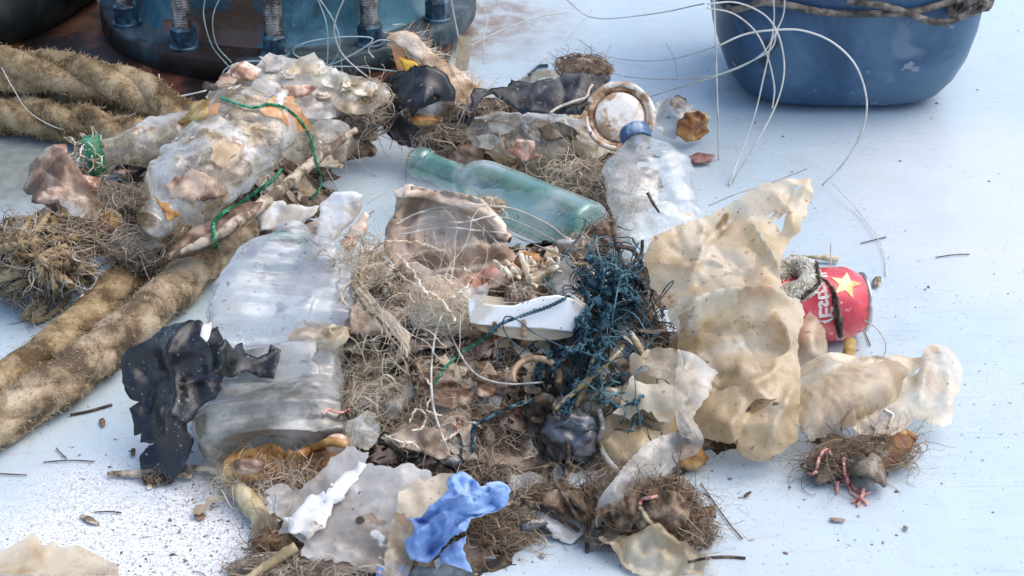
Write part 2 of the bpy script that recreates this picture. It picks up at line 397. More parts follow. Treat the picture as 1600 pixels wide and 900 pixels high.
def M(name, stops, scale=30, detail=7, rough=.6, spec=.4, specks=(), transl=0., alpha=None, bump=.5, bscale=220, bdist=.001, metal=0., coat=0., island=False, stretch=None, sheen=0., facing=.35, crease=0., gloss=None, wrinkle=None):
    """worn, dirty surface: tone from noise, flecks, fine relief; films let light through and past"""
    t = NT(name); vec = t.scalev(stretch) if stretch else None
    f = t.noise(scale, detail, .62, vec, .4)
    f = t.mr(f, .28, .72)
    if island:
        g = t.n('ShaderNodeNewGeometry').outputs['Random Per Island']; f = t.math('ADD', t.math('MULTIPLY', f, .5), t.math('MULTIPLY', g, .5))
    col = t.ramp(f, stops)
    for c, sc, lo in specks:
        col = t.mix(t.mr(t.noise(sc, 3, .5), lo, lo+.05), col, c)
    h = t.noise(bscale, 5, .65, vec)
    nm = t.bump(h, bump, bdist)
    if wrinkle:
        for sc in (1., 2.3):
            rn = t.n('ShaderNodeTexNoise'); rn.noise_type = 'RIDGED_MULTIFRACTAL'; t.l(t.scalev(tuple(sc*q for q in wrinkle), (0, 0, .15*sc)), rn.inputs['Vector']); rn.inputs['Scale'].default_value = 1; rn.inputs['Detail'].default_value = 3; rn.inputs['Distortion'].default_value = .3
            nm = t.bump(rn.outputs['Fac'], .8, .0016/sc, nm)
    if crease:
        for sc, k in ((34, .45), (80, .8), (210, .6)):
            rn = t.n('ShaderNodeTexNoise'); rn.noise_type = 'RIDGED_MULTIFRACTAL'; t.l(t.tc, rn.inputs['Vector']); rn.inputs['Scale'].default_value = sc; rn.inputs['Detail'].default_value = 4
            rn.inputs['Roughness'].default_value = .45; rn.inputs['Distortion'].default_value = .6
            nm = t.bump(rn.outputs['Fac'], crease*k, .07/sc, nm)
            if sc == 80: cr_ = rn.outputs['Fac']
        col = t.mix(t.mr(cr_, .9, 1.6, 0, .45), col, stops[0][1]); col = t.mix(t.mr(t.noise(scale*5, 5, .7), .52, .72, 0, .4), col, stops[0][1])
    rv = t.mr(t.noise(scale*2.3), .3, .7, rough*.75, min(1, rough*1.2))
    sh = t.prin(col, rv, spec, nm, metal, coat, sheen)
    if transl:
        tr = t.n('ShaderNodeBsdfTranslucent'); t.l(col, tr.inputs[0]); t.l(nm, tr.inputs[1]); sh = t.mixs(transl, sh, tr.outputs[0])
    if alpha:
        lw = t.n('ShaderNodeLayerWeight'); lw.inputs[0].default_value = .35; t.l(nm, lw.inputs[1])
        a = t.math('ADD', t.mr(t.noise(scale*.8, 6, .65, None, .6), .32, .68, alpha[0], alpha[1]), t.math('MULTIPLY', lw.outputs['Facing'], facing))
        for c, sc, lo in specks: a = t.math('MAXIMUM', a, t.math('MULTIPLY', t.mr(t.noise(sc, 3, .5), lo, lo+.05), .9))
        a = t.math('MINIMUM', a, 1.)
        tp = t.n('ShaderNodeBsdfTransparent'); tp.inputs[0].default_value = (.97, .98, .97, 1) if not isinstance(alpha[-1], tuple) else (*alpha[-1], 1)
        sh = t.mixs(a, tp.outputs[0], sh)
        gl = t.n('ShaderNodeBsdfGlossy'); gl.inputs['Roughness'].default_value = gloss or rough; t.l(nm, gl.inputs['Normal']); gl.inputs[0].default_value = (.95, .96, .97, 1)
        f2 = t.math('ADD', t.math('MULTIPLY', t.math('POWER', lw.outputs['Facing'], 2.5), .45), .045)
        sh = t.mixs(f2, sh, gl.outputs[0])
    return t.end(sh)
DK = (.05, .035, .02); BR = (.16, .10, .055)
mat = {}
mat['tan'] = M('tan_plastic', [(.15, (.44, .29, .13)), (.42, (.62, .45, .235)), (.6, (.69, .53, .32)), (.85, (.77, .64, .45))], 11, rough=.38, spec=.35, specks=[((.12, .065, .03), 150, .675), ((.34, .18, .06), 26, .64), ((.88, .80, .66), 60, .70), ((.16, .09, .04), 380, .675), ((.44, .26, .10), 85, .66)], transl=.42, alpha=(.66, 1.), bump=.5, bscale=160, crease=.55)
mat['tanclear'] = M('yellowed_film', [(.25, (.42, .26, .10)), (.5, (.66, .49, .27)), (.75, (.76, .64, .45))], 16, rough=.35, spec=.5, specks=[((.14, .09, .05), 150, .68), ((.34, .22, .11), 40, .66)], transl=.35, alpha=(.35, .85), bump=.5, bscale=140, crease=.6)
mat['cream'] = M('cream_film', [(.25, (.42, .29, .14)), (.5, (.66, .52, .32)), (.75, (.76, .67, .50))], 18, rough=.45, specks=[((.22, .15, .09), 120, .70)], transl=.45, alpha=(.6, .97), crease=.55)
mat['whitefilm'] = M('whitish_film', [(.3, (.62, .60, .55)), (.5, (.76, .75, .71)), (.7, (.84, .84, .82))], 20, rough=.3, spec=.5, specks=[((.30, .22, .14), 120, .70)], transl=.3, alpha=(.18, .66), bump=.5, crease=.6, facing=.25)
mat['clear'] = M('clear_plastic', [(.3, (.60, .60, .55)), (.55, (.74, .76, .75)), (.75, (.82, .85, .86))], 22, rough=.16, spec=.8, specks=[((.25, .17, .10), 90, .70), ((.10, .07, .05), 200, .70)], transl=.2, alpha=(.04, .32), bump=.35, bscale=60, bdist=.002, facing=.35, crease=.7, gloss=.08, wrinkle=(60, 60, 40))
mat['dirtyclear'] = M('sediment_clear_plastic', [(.28, (.30, .19, .09)), (.42, (.55, .44, .30)), (.55, (.70, .66, .58)), (.75, (.80, .81, .80))], 17, rough=.2, spec=.7, specks=[((.38, .20, .08), 30, .64), ((.86, .80, .72), 70, .68), ((.10, .07, .05), 180, .69)], transl=.2, alpha=(.12, .62), bump=.4, bscale=70, bdist=.002, facing=.3, crease=.7, gloss=.12, wrinkle=(50, 50, 50))
mat['olive'] = M('silted_bag_film', [(.28, (.20, .14, .07)), (.45, (.42, .34, .21)), (.6, (.58, .51, .38)), (.75, (.74, .69, .60))], 15, rough=.22, spec=.7, specks=[((.44, .22, .10), 26, .66), ((.80, .74, .64), 60, .68)], transl=.2, alpha=(.3, .78), bump=.5, bscale=80, bdist=.002, crease=.7, facing=.3, gloss=.15)
mat['greyclear'] = M('grey_silt_clear_plastic', [(.3, (.13, .12, .09)), (.5, (.27, .26, .22)), (.7, (.44, .44, .41))], 12, rough=.2, spec=.7, specks=[((.16, .12, .08), 160, .70)], transl=.15, alpha=(.5, .86), bump=.3, bscale=60, bdist=.002, facing=.3, crease=.35, gloss=.12, wrinkle=(14, 60, 60))
mat['black'] = M('black_plastic_film', [(.3, (.005, .006, .008)), (.6, (.012, .013, .017)), (.8, (.035, .038, .046))], 18, rough=.36, spec=.55, specks=[((.30, .28, .25), 260, .67), ((.16, .15, .14), 60, .67), ((.09, .088, .088), 11, .60)], bump=.5, bscale=90, bdist=.002, crease=.35)
mat['darkfilm'] = M('dark_grey_film', [(.3, (.02, .02, .022)), (.55, (.07, .07, .075)), (.75, (.2, .2, .2))], 24, rough=.22, spec=.8, alpha=(.75, 1.), bump=.6, bscale=90, bdist=.002, crease=.7)
mat['slate'] = M('slate_rubber', [(.3, (.035, .05, .06)), (.6, (.07, .09, .10)), (.8, (.12, .14, .15))], 30, rough=.55, specks=[((.3, .28, .24), 160, .7)])
mat['rope'] = M('mooring_rope_fibre', [(.2, (.13, .095, .06)), (.42, (.30, .225, .14)), (.6, (.42, .325, .215)), (.8, (.54, .44, .31))], 26, rough=.9, spec=.15, bump=1., bscale=420, bdist=.002, specks=[((.40, .17, .06), 12, .70)])
mat['ropefuzz'] = M('mooring_rope_hairs', [(.2, (.24, .175, .10)), (.5, (.45, .35, .23)), (.8, (.62, .51, .36))], 20, rough=.9, spec=.05, island=True, transl=0., bump=.1)
mat['ropedark'] = M('wet_rope_fibre', [(.2, (.12, .08, .042)), (.45, (.27, .19, .10)), (.65, (.38, .28, .16)), (.85, (.48, .37, .23))], 26, rough=.9, spec=.2, bump=1., bscale=420, bdist=.002)
mat['wetfuzz'] = M('wet_rope_hairs', [(.2, (.21, .145, .075)), (.5, (.38, .28, .16)), (.8, (.53, .41, .26))], 20, rough=.9, spec=.15, island=True, transl=0., bump=.1)
mat['fibtan'] = M('tan_fibre', [(.2, (.30, .225, .135)), (.5, (.54, .44, .31)), (.8, (.74, .64, .50))], 25, rough=.85, spec=.2, island=True, transl=0., bump=.2)
mat['fibpale'] = M('pale_fibre', [(.2, (.56, .43, .29)), (.5, (.74, .62, .47)), (.8, (.84, .75, .62))], 25, rough=.8, spec=.25, island=True, transl=0., bump=.2)
mat['fibbrown'] = M('brown_fibre', [(.2, (.10, .068, .042)), (.5, (.24, .165, .105)), (.8, (.43, .31, .205))], 30, rough=.9, spec=.2, island=True, bump=.3)
mat['fibgrey'] = M('greybrown_fibre', [(.2, (.16, .125, .09)), (.5, (.34, .27, .20)), (.8, (.55, .46, .36))], 30, rough=.9, spec=.2, island=True, bump=.3)
mat['debris'] = M('rotting_debris', [(.2, (.026, .018, .012)), (.42, (.08, .056, .037)), (.6, (.18, .133, .093)), (.8, (.36, .285, .21))], 34, detail=9, rough=.8, spec=.35, specks=[((.45, .36, .25), 90, .68), ((.30, .09, .04), 40, .73)], bump=1., bscale=190, bdist=.004)
mat['mud'] = M('silt_clot', [(.25, (.13, .10, .072)), (.5, (.27, .215, .16)), (.75, (.43, .36, .28))], 40, detail=9, rough=.85, specks=[((.5, .42, .32), 140, .68)], bump=1., bscale=260, bdist=.003)
mat['kelp'] = M('orange_kelp', [(.2, (.20, .075, .02)), (.45, (.46, .22, .06)), (.65, (.60, .34, .11)), (.85, (.68, .48, .22))], 22, rough=.45, spec=.5, transl=.2, bump=.6, crease=.5)
mat['peel'] = M('brown_peel', [(.25, (.10, .055, .033)), (.5, (.27, .165, .105)), (.75, (.50, .37, .27))], 26, rough=.5, spec=.5, bump=.8, bscale=150, crease=.5)
mat['leaf'] = M('yellow_leaf', [(.25, (.42, .25, .07)), (.5, (.66, .44, .15)), (.75, (.76, .58, .26))], 40, rough=.5, transl=.3, specks=[((.25, .12, .04), 120, .68)], crease=.4)
mat['orange'] = M('orange_film', [(.3, (.62, .25, .06)), (.5, (.78, .40, .12)), (.7, (.82, .56, .28))], 30, rough=.35, transl=.3, alpha=(.7, 1.), crease=.4)
mat['yellow'] = M('yellow_film', [(.3, (.74, .42, .04)), (.6, (.84, .58, .08))], 30, rough=.35, transl=.3)
mat['pink'] = M('pinkish_shell', [(.22, (.24, .12, .07)), (.42, (.50, .31, .21)), (.58, (.66, .46, .35)), (.78, (.78, .66, .55))], 45, rough=.35, spec=.5, specks=[((.30, .13, .07), 120, .66)], bump=.4)
mat['bone'] = M('bleached_shell', [(.2, (.30, .20, .11)), (.45, (.60, .48, .33)), (.7, (.80, .73, .61))], 60, rough=.5, specks=[((.24, .16, .08), 100, .68)], bump=.7)
mat['wood'] = M('weathered_stick', [(.25, (.12, .085, .055)), (.5, (.30, .23, .16)), (.75, (.52, .44, .34))], 60, rough=.8, stretch=(1, 1, 1), bump=.8, bscale=300)
mat['reed'] = M('dry_reed', [(.25, (.28, .21, .11)), (.5, (.48, .39, .23)), (.75, (.64, .55, .37))], 30, rough=.6, bump=.4)
mat['twig'] = M('dark_twig', [(.25, (.035, .024, .018)), (.5, (.085, .058, .04)), (.8, (.19, .135, .095))], 70, rough=.85, bump=.7)
mat['cloth'] = M('stained_cloth', [(.2, (.30, .21, .14)), (.45, (.52, .41, .31)), (.6, (.66, .54, .43)), (.85, (.75, .65, .55))], 13, rough=.9, spec=.15, specks=[((.20, .13, .08), 110, .69), ((.25, .30, .26), 16, .72)], bump=.7, bscale=900, bdist=.0008, sheen=.3, crease=.3)
mat['clothpink'] = M('pink_hem_cloth', [(.25, (.40, .20, .15)), (.5, (.56, .32, .26)), (.75, (.62, .50, .40))], 18, rough=.9, spec=.15, bump=.7, bscale=700)
mat['tissue'] = M('white_sheet_scrap', [(.25, (.56, .50, .42)), (.45, (.76, .74, .70)), (.7, (.86, .86, .85))], 24, rough=.5, transl=.25, specks=[((.42, .30, .2), 90, .68)], bump=.6, crease=.5)
mat['whiteplastic'] = M('white_plastic', [(.25, (.60, .56, .48)), (.42, (.80, .80, .78)), (.75, (.86, .87, .87))], 16, rough=.35, spec=.5, specks=[((.22, .12, .06), 75, .66), ((.10, .06, .04), 230, .68), ((.35, .70, .80), 16, .70)], bump=.3)
mat['lid'] = M('stained_white_plastic', [(.30, (.40, .25, .14)), (.45, (.66, .55, .44)), (.62, (.82, .76, .68))], 30, rough=.45, spec=.5, specks=[((.26, .14, .07), 60, .66)], bump=.5)
mat['lidrust'] = M('brown_crusted_plastic', [(.28, (.20, .09, .04)), (.5, (.46, .27, .15)), (.7, (.66, .50, .36))], 50, rough=.6, bump=.8)
mat['greencap'] = M('green_plastic', [(.3, (.01, .13, .055)), (.6, (.02, .22, .10)), (.8, (.10, .30, .18))], 60, rough=.4, specks=[((.45, .40, .3), 110, .66)])
mat['bluecap'] = M('blue_plastic_cap', [(.3, (.06, .12, .22)), (.6, (.12, .21, .34)), (.8, (.32, .40, .48))], 60, rough=.4)
mat['green'] = M('green_twine', [(.3, (.0, .14, .06)), (.6, (.02, .27, .13)), (.8, (.12, .38, .24))], 120, rough=.6, bump=.8, bscale=500)
mat['netblue'] = M('blue_net_twine', [(.2, (.014, .032, .045)), (.45, (.035, .085, .115)), (.65, (.065, .155, .19)), (.85, (.16, .29, .32))], 60, rough=.7, island=True, bump=.8, bscale=600)
mat['nylon'] = M('nylon_line', [(.3, (.66, .64, .58)), (.6, (.80, .79, .74))], 30, rough=.2, spec=.6, transl=.3, bump=.05)
mat['nylonblue'] = M('pale_blue_line', [(.3, (.44, .58, .58)), (.6, (.60, .74, .74))], 30, rough=.2, spec=.6, transl=.3, bump=.05)
mat['red'] = None
mat['glove'] = M('blue_nitrile', [(.25, (.19, .31, .60)), (.5, (.27, .42, .71)), (.75, (.38, .53, .79))], 14, rough=.5, spec=.35, specks=[((.05, .09, .2), 70, .70), ((.3, .24, .18), 160, .72)], transl=.1, bump=.5, bscale=120, crease=.8, wrinkle=(55, 110, 90))
mat['buff'] = M('buff_fibre_mat', [(.2, (.46, .30, .18)), (.5, (.70, .52, .36)), (.8, (.80, .66, .52))], 30, rough=.85, spec=.2, bump=1., bscale=300, bdist=.002)
mat['fuzzy'] = M('white_pile_cord', [(.25, (.68, .64, .54)), (.5, (.82, .79, .71)), (.75, (.88, .86, .80))], 60, rough=1., island=False, transl=0., spec=.05)
mat['pinkthread'] = M('pink_thread', [(.3, (.52, .20, .16)), (.7, (.72, .42, .36))], 60, rough=.8)
mat['rubber'] = M('tan_rubber', [(.3, (.20, .12, .06)), (.6, (.40, .27, .16))], 40, rough=.35, spec=.6)
mat['redscrap'] = M('red_scrap', [(.3, (.22, .02, .02)), (.7, (.45, .05, .04))], 40, rough=.4)
mat['foam'] = M('yellowed_foam', [(.3, (.40, .36, .25)), (.5, (.60, .57, .46)), (.75, (.74, .73, .66))], 45, rough=.5, spec=.5, transl=.2, alpha=(.6, 1.), bump=.9, bscale=160, bdist=.003, crease=.5)
mat['maroon'] = M('maroon_flake', [(.3, (.22, .09, .08)), (.7, (.36, .19, .17))], 60, rough=.5)
mat['drum'] = M('blue_drum_plastic', [(.25, (.02, .058, .115)), (.5, (.034, .088, .165)), (.75, (.065, .13, .21))], 6, rough=.42, spec=.4, specks=[((.20, .24, .30), 48, .66), ((.025, .03, .04), 14, .68), ((.12, .17, .24), 9, .62)], bump=.25, bscale=120)
mat['oldrope'] = M('dark_lashing_rope', [(.3, (.06, .05, .042)), (.6, (.15, .125, .10)), (.8, (.25, .21, .17))], 60, rough=.85, bump=1., bscale=400)
mat['flange'] = M('dark_blue_painted_steel', [(.25, (.085, .045, .03)), (.42, (.035, .075, .10)), (.6, (.04, .13, .185)), (.8, (.08, .20, .25))], 9, detail=9, rough=.38, spec=.5, specks=[((.16, .06, .03), 22, .66), ((.3, .3, .28), 90, .72)], bump=.5, bscale=60, bdist=.003, coat=.2)
mat['disc'] = M('greasy_dark_steel', [(.25, (.022, .012, .009)), (.5, (.028, .026, .026)), (.68, (.032, .06, .075)), (.85, (.08, .105, .115))], 10, detail=9, rough=.5, spec=.3, specks=[((.35, .33, .3), 130, .74)], bump=.5, bscale=70, bdist=.003)
mat['rust'] = M('rusty_plate', [(.25, (.012, .007, .005)), (.48, (.035, .014, .009)), (.64, (.09, .03, .013)), (.85, (.19, .07, .03))], 9, detail=9, rough=.55, spec=.4, bump=.8, bscale=90, bdist=.003, specks=[((.3, .3, .32), 40, .73)])
mat['nut'] = M('blue_painted_nut', [(.25, (.014, .03, .05)), (.5, (.022, .07, .115)), (.75, (.07, .15, .20))], 45, rough=.35, spec=.6, specks=[((.50, .46, .42), 50, .66), ((.18, .07, .03), 70, .68)], bump=.5)
mat['stud'] = M('bare_threaded_steel', [(.25, (.10, .08, .07)), (.5, (.25, .22, .20)), (.75, (.42, .40, .38))], 60, rough=.4, metal=.7, bump=.4)
mat['blackhose'] = M('black_rubber', [(.3, (.008, .010, .009)), (.7, (.02, .026, .022))], 20, rough=.5, bump=.4)
mat['grit'] = M('grit', [(.2, (.09, .075, .06)), (.5, (.22, .17, .13)), (.8, (.42, .34, .27))], 60, rough=.9, island=True)

mat['jug'] = M('fogged_clear_plastic', [(.25, (.36, .36, .345)), (.5, (.54, .56, .56)), (.75, (.74, .77, .79))], 9, rough=.18, spec=.8, specks=[((.32, .22, .13), 60, .67), ((.12, .08, .05), 190, .68), ((.33, .32, .36), 17, .62)], transl=.15, alpha=(.06, .40), bump=.4, bscale=70, bdist=.002, facing=.2, crease=.4, gloss=.10, wrinkle=(22, 120, 120))
mat['stripfilm'] = M('milky_film_strip', [(.3, (.56, .52, .44)), (.5, (.76, .74, .69)), (.7, (.84, .84, .81))], 20, rough=.3, spec=.5, specks=[((.30, .22, .14), 120, .70)], transl=.35, alpha=(.2, .62), bump=.5, crease=.4)
mat['greybeige'] = M('grey_beige_film', [(.25, (.36, .29, .22)), (.5, (.56, .50, .43)), (.75, (.72, .69, .64))], 13, rough=.3, spec=.5, specks=[((.26, .17, .10), 40, .66), ((.14, .09, .06), 160, .69), ((.84, .83, .80), 55, .64)], transl=.35, alpha=(.45, .9), bump=.5, crease=.5)
mat['matted'] = M('matted_brown_fibre', [(.2, (.075, .045, .027)), (.5, (.19, .125, .08)), (.8, (.36, .26, .175))], 55, detail=9, rough=.95, spec=.1, bump=1., bscale=300, bdist=.003, stretch=(1, .35, 1))
mat['glass'] = M('pale_green_glass', [(.3, (.16, .40, .34)), (.5, (.36, .58, .52)), (.7, (.72, .81, .79))], 11, rough=.06, spec=1., specks=[((.16, .15, .10), 60, .70)], alpha=(.02, .18, (.95, .985, .975)), bump=.12, bscale=40, facing=.42, gloss=.04)
mat['glassrim'] = M('green_glass_edge', [(.3, (.05, .26, .20)), (.7, (.16, .42, .34))], 20, rough=.06, spec=1., alpha=(.25, .4, (.7, .94, .88)), bump=.1, facing=.4, gloss=.04)

def deck_mat():
    t = NT('painted_deck')
    big = t.noise(2.2, 5, .6); med = t.noise(14, 6, .65)
    col = t.ramp(big, [(.3, (.43, .525, .575)), (.5, (.485, .58, .625)), (.7, (.53, .60, .635))])
    col = t.mix(t.mr(med, .42, .7, 0, .35), col, (.42, .52, .58))
    def near(px, py, r0, r1, wob=.12):
        c = W(px, py); x = t.n('ShaderNodeVectorMath', operation='DISTANCE'); t.l(t.tc, x.inputs[0]); x.inputs[1].default_value = tuple(c)
        d = t.math('ADD', x.outputs['Value'], t.math('MULTIPLY', t.math('SUBTRACT', t.noise(9, 6, .7), .5), wob*2)); return t.mr(d, r0, r1, 1., 0.)
    pile = near(700, 560, .25, .75)
    # scuffs along the deck, dull rubbed paint
    sc = t.noise(1, 6, .7, t.scalev((16, 90, 1), (0, 0, R(12)))); col = t.mix(t.mr(sc, .54, .70, 0, .55), col, (.40, .44, .48))
    sw = t.noise(1, 5, .65, t.scalev((5, 2.2, 1), (0, 0, R(35)))); col = t.mix(t.mr(sw, .5, .66, 0, .30), col, (.50, .52, .52)); ys = t.noise(5.5, 7, .7); col = t.mix(t.mr(ys, .56, .72, 0, .35), col, (.47, .45, .38))
    # streaks of silt washed off the heap
    st = t.noise(1, 6, .7, t.scalev((30, 9, 1), (0, 0, R(-20)))); col = t.mix(t.math('MULTIPLY', t.mr(st, .55, .75, 0, .55), pile), col, (.38, .35, .30))
    # stains
    col = t.mix(t.math('MULTIPLY', near(10, 275, .05, .17, .1), .85), col, t.ramp(t.noise(60, 6), [(.3, (.13, .14, .115)), (.7, (.27, .285, .25))]))
    col = t.mix(t.math('MULTIPLY', near(715, 30, .05, .20), t.mr(t.noise(30, 6, .7), .35, .6, .25, .95)), col, (.24, .155, .095))
    wz = t.math('ADD', near(250, 850, .06, .19, .16), near(390, 800, .03, .12, .12)); wz = t.math('MINIMUM', wz, 1.)
    col = t.mix(t.math('MULTIPLY', wz, .85), col, t.ramp(t.noise(150, 5), [(.35, (.56, .56, .57)), (.55, (.76, .78, .80))]))
    # long scratches and drag marks
    for k_, (rot_, sc_, lo_) in enumerate(((20, (7, 420, 1), .66), (-38, (6, 360, 1), .67), (75, (5, 300, 1), .69))):
        s1 = t.noise(1, 3, .5, t.scalev(sc_, (0, 0, R(rot_)))); col = t.mix(t.math('MULTIPLY', t.mr(s1, lo_, lo_+.03, 0, .55), t.mr(t.noise(3.3+k_, 4), .48, .6)), col, (.30, .31, .31) if k_ != 1 else (.66, .68, .68))
    col = t.mix(t.math('MULTIPLY', near(1640, 330, .16, .30, .05), .45), col, (.66, .645, .66))  # glossy pinkish sheen at the far right, painted into the deck colour
    # flecks of dirt
    def flecks(scale, lo, c, amt=1., extra=None, vec=None):
        f = t.mr(t.noise(scale, 4, .55, vec), lo, lo+.035, 0, amt)
        if extra is not None: f = t.math('MULTIPLY', f, extra)
        return f, c
    dens = t.math('ADD', t.math('MULTIPLY', pile, .75), t.math('ADD', t.mr(big, .45, .62, .15, .7), wz))
    for f, c in (flecks(150, .655, (.12, .10, .085), .8, dens), flecks(420, .64, (.10, .085, .075), .7, dens), flecks(62, .70, (.26, .22, .18), .6, dens),
                 flecks(240, .60, (.26, .18, .14), .6, wz), flecks(520, .57, (.12, .10, .09), .7, wz), flecks(70, .64, (.40, .29, .22), .5, wz),
                 flecks(1, .70, (.09, .08, .075), .8, dens, t.scalev((40, 260, 1), (0, 0, R(25))))):
        col = t.mix(f, col, c)
    # hairline cracks and scrapes in the paint
    v = t.n('ShaderNodeTexVoronoi', feature='DISTANCE_TO_EDGE'); v.inputs['Scale'].default_value = 5.5; t.l(t.scalev((1, .55, 1), (0, 0, .4)), v.inputs['Vector'])
    col = t.mix(t.math('MULTIPLY', t.mr(v.outputs['Distance'], .0, .004, .5, 0.), t.mr(t.noise(17, 4), .60, .66)), col, (.24, .24, .25))
    rg = t.mr(t.noise(10, 6, .7), .3, .7, .16, .46); rg = t.math('ADD', rg, t.math('MULTIPLY', wz, .4))
    nm = t.bump(t.noise(1, 6, .6, t.scalev((30, 70, 1))), .12, .004); nm = t.bump(t.noise(330, 4), .16, .001, nm)
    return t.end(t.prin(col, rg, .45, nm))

# ------------------------------------------------------------------ the deck
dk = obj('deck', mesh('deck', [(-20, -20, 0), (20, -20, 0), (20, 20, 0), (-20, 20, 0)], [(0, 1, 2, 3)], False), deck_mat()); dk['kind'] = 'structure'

# ------------------------------------------------------------------ the bolted pedestal behind
def prism_ring(rad, z0, z1, S=64, bev=.004):
    return lathe([(0, z0), (rad-bev*.2, z0), (rad, z0+bev*.3), (rad, z1-bev), (rad-bev, z1), (0, z1)], S)
pc = W(415, 96, .055); PX, PY = pc[0], pc[1]+.256
ped = thing('winch_pedestal', 'dark blue bolted steel pedestal on a rusty base plate at the back left', 'pedestal', (PX, PY, 0))
import bmesh
bp = [(-.85, -.325), (.10, -.325), (.22, -.25), (.25, .6), (-.85, .6)]
bpv = [(x, y, z) for z in (.0, .026) for x, y in bp]
obj('base_plate', mesh('base_plate', bpv, [list(range(5))[::-1], list(range(5, 10))]+[[i, (i+1) % 5, (i+1) % 5+5, i+5] for i in range(5)], False), mat['rust'], ped)
v, f = prism_ring(.258, .026, .056); obj('flange', mesh('flange', v, f), mat['disc'], ped)
v, f = lathe([(.214, .056), (.208, .064), (.204, .075), (.202, .10), (.202, .9)], 72); obj('pipe', mesh('pipe', v, f), mat['flange'], ped)
v, f = lathe([(.0, -.25), (.40, -.25), (.40, -.20), (.30, -.195), (.30, 1.15), (.40, 1.155), (.40, 1.2), (0, 1.2)], 60); v = np.array(v)[:, [2, 0, 1]]*(-1, 1, 1)*.62+(0, 0, 1.45); obj('unseen_shade_drum', mesh('unseen_shade_drum', v, f), mat['flange'], ped)  # drum added overhead, out of view, to block sky light at the back left
def hexa(r, z0, z1, bev=.003):
    V = []; 
    for z, q in ((z0, r), (z1-bev, r), (z1, r*.86)):
        V += [(q*math.cos(R(60*k)), q*math.sin(R(60*k)), z) for k in range(6)]
    F = [[i*6+k, i*6+(k+1) % 6, i*6+6+(k+1) % 6, i*6+6+k] for i in range(2) for k in range(6)]+[list(range(12, 18))]
    return V, F
nut_me = mesh('nut', *hexa(.0165, .004, .028), smooth=False); nut_me.materials.append(mat['nut'])
wv, wf = lathe([(.019, 0), (.019, .003), (.018, .004), (0, .004)], 24); was_me = mesh('washer', wv, wf, False); was_me.materials.append(mat['nut'])
pr = []
zz = .026
while zz < .15: pr += [(.0098, zz), (.0120, zz+.0015), (.0098, zz+.003)]; zz += .0034
sv, sf = lathe(pr+[(.009, zz), (0, zz)], 18); stud_me = mesh('stud', sv, sf); stud_me.materials.append(mat['stud'])
for k in range(12):
    a = R(-90+2.5+30*k)
    b = obj('bolt', stud_me, None, ped, (.236*math.cos(a), .236*math.sin(a), .056)); b.rotation_euler.z = a
    n_ = obj('nut', nut_me, None, b); n_.rotation_euler.z = .3*k; obj('washer', was_me, None, b)
# black rubber hose far back left
hp = [W(-160, 62, .055), W(-40, 30, .06), W(40, 2, .06), W(110, -40, .06)]
tube_obj('rubber_hose', catmull(hp, 30), .05, mat['blackhose'], 'thick black rubber hose end at the top left corner behind the ropes', 'hose', S=28)

# ------------------------------------------------------------------ blue tub
bx0, bx1 = W(1150, 160)[0], W(1455, 160)[0]; bc = W(1312, 161); HW = .182
tub = thing('plastic_tub', 'large blue plastic tub with rounded bottom standing on the deck', 'tub', (bc[0]+.004, bc[1]+.084, 0))
prof = [(0, .006), (.078, .004), (.092, .0), (.108, .003), (.124, .014), (.137, .034), (.147, .062), (.154, .10), (.158, .14), (.161, .20), (.164, .30), (.168, .34), (.163, .345), (.156, .335), (.152, .25), (.13, .03), (0, .02)]
prof = np.array(prof); S = 96; th = np.arange(S)/S*2*math.pi
e = 3.6; sx = np.sign(np.cos(th))*np.abs(np.cos(th))**(2/e); sy = np.sign(np.sin(th))*np.abs(np.sin(th))**(2/e)
V = np.stack([prof[:, None, 0]*sx*1.06, prof[:, None, 0]*sy*.95, np.repeat(prof[:, 1:], S, 1)], -1).reshape(-1, 3)
V[:, 0] += .0025*pn(V*9, 3); V[:, 1] += .0025*pn(V*9, 5)
F = [[i*S+k, i*S+(k+1) % S, (i+1)*S+(k+1) % S, (i+1)*S+k] for i in range(len(prof)-1) for k in range(S)]
obj('tub_body', mesh('tub_body', V, F), mat['drum'], tub)
def tub_pt(a, z, out):
    r = np.interp(z, prof[:12, 1], prof[:12, 0]); c, s = math.cos(a), math.sin(a)
    return (r*1.06*math.copysign(abs(c)**(2/e), c)+out*c+tub.location[0], r*.95*math.copysign(abs(s)**(2/e), s)+out*s+tub.location[1], z)
rp = [tub_pt(R(a), .146+.010*math.sin(a*.11)+.01*max(0, math.sin(R((a-245)*3))), .006) for a in range(150, 391, 4)]
lash = thing('lashing_rope', 'thin dark rope tied around the side of the blue tub', 'rope', rp[20])
rA = np.array(rp[20])
v, f, _ = tube1(np.array(rp)-rA, .0042, 8); obj('rope_band', mesh('rope_band', v, f), mat['oldrope'], lash)
rp2 = [tub_pt(R(a), .165-.030*math.sin(R((a-268)*180/42)), .012) for a in range(268, 311, 3)]
v, f, _ = tube1(np.array(rp2)-rA, .004, 8); obj('rope_loop', mesh('rope_loop', v, f), mat['oldrope'], lash)
kn = tub_pt(R(300), .152, .010); ks = []
for k in range(4):
    a = np.linspace(0, 2*math.pi, 16); q = np.stack([.012*np.cos(a), .009*np.sin(a)*(1 if k % 2 else .5), .012*np.sin(a+k)], 1)
    ks.append(tube1(q+np.array(kn)-rA+np.array((.006*k-.008, 0, 0)), .0045, 6)[:2])
obj('knot', mesh('knot', *join(ks)), mat['oldrope'], lash)

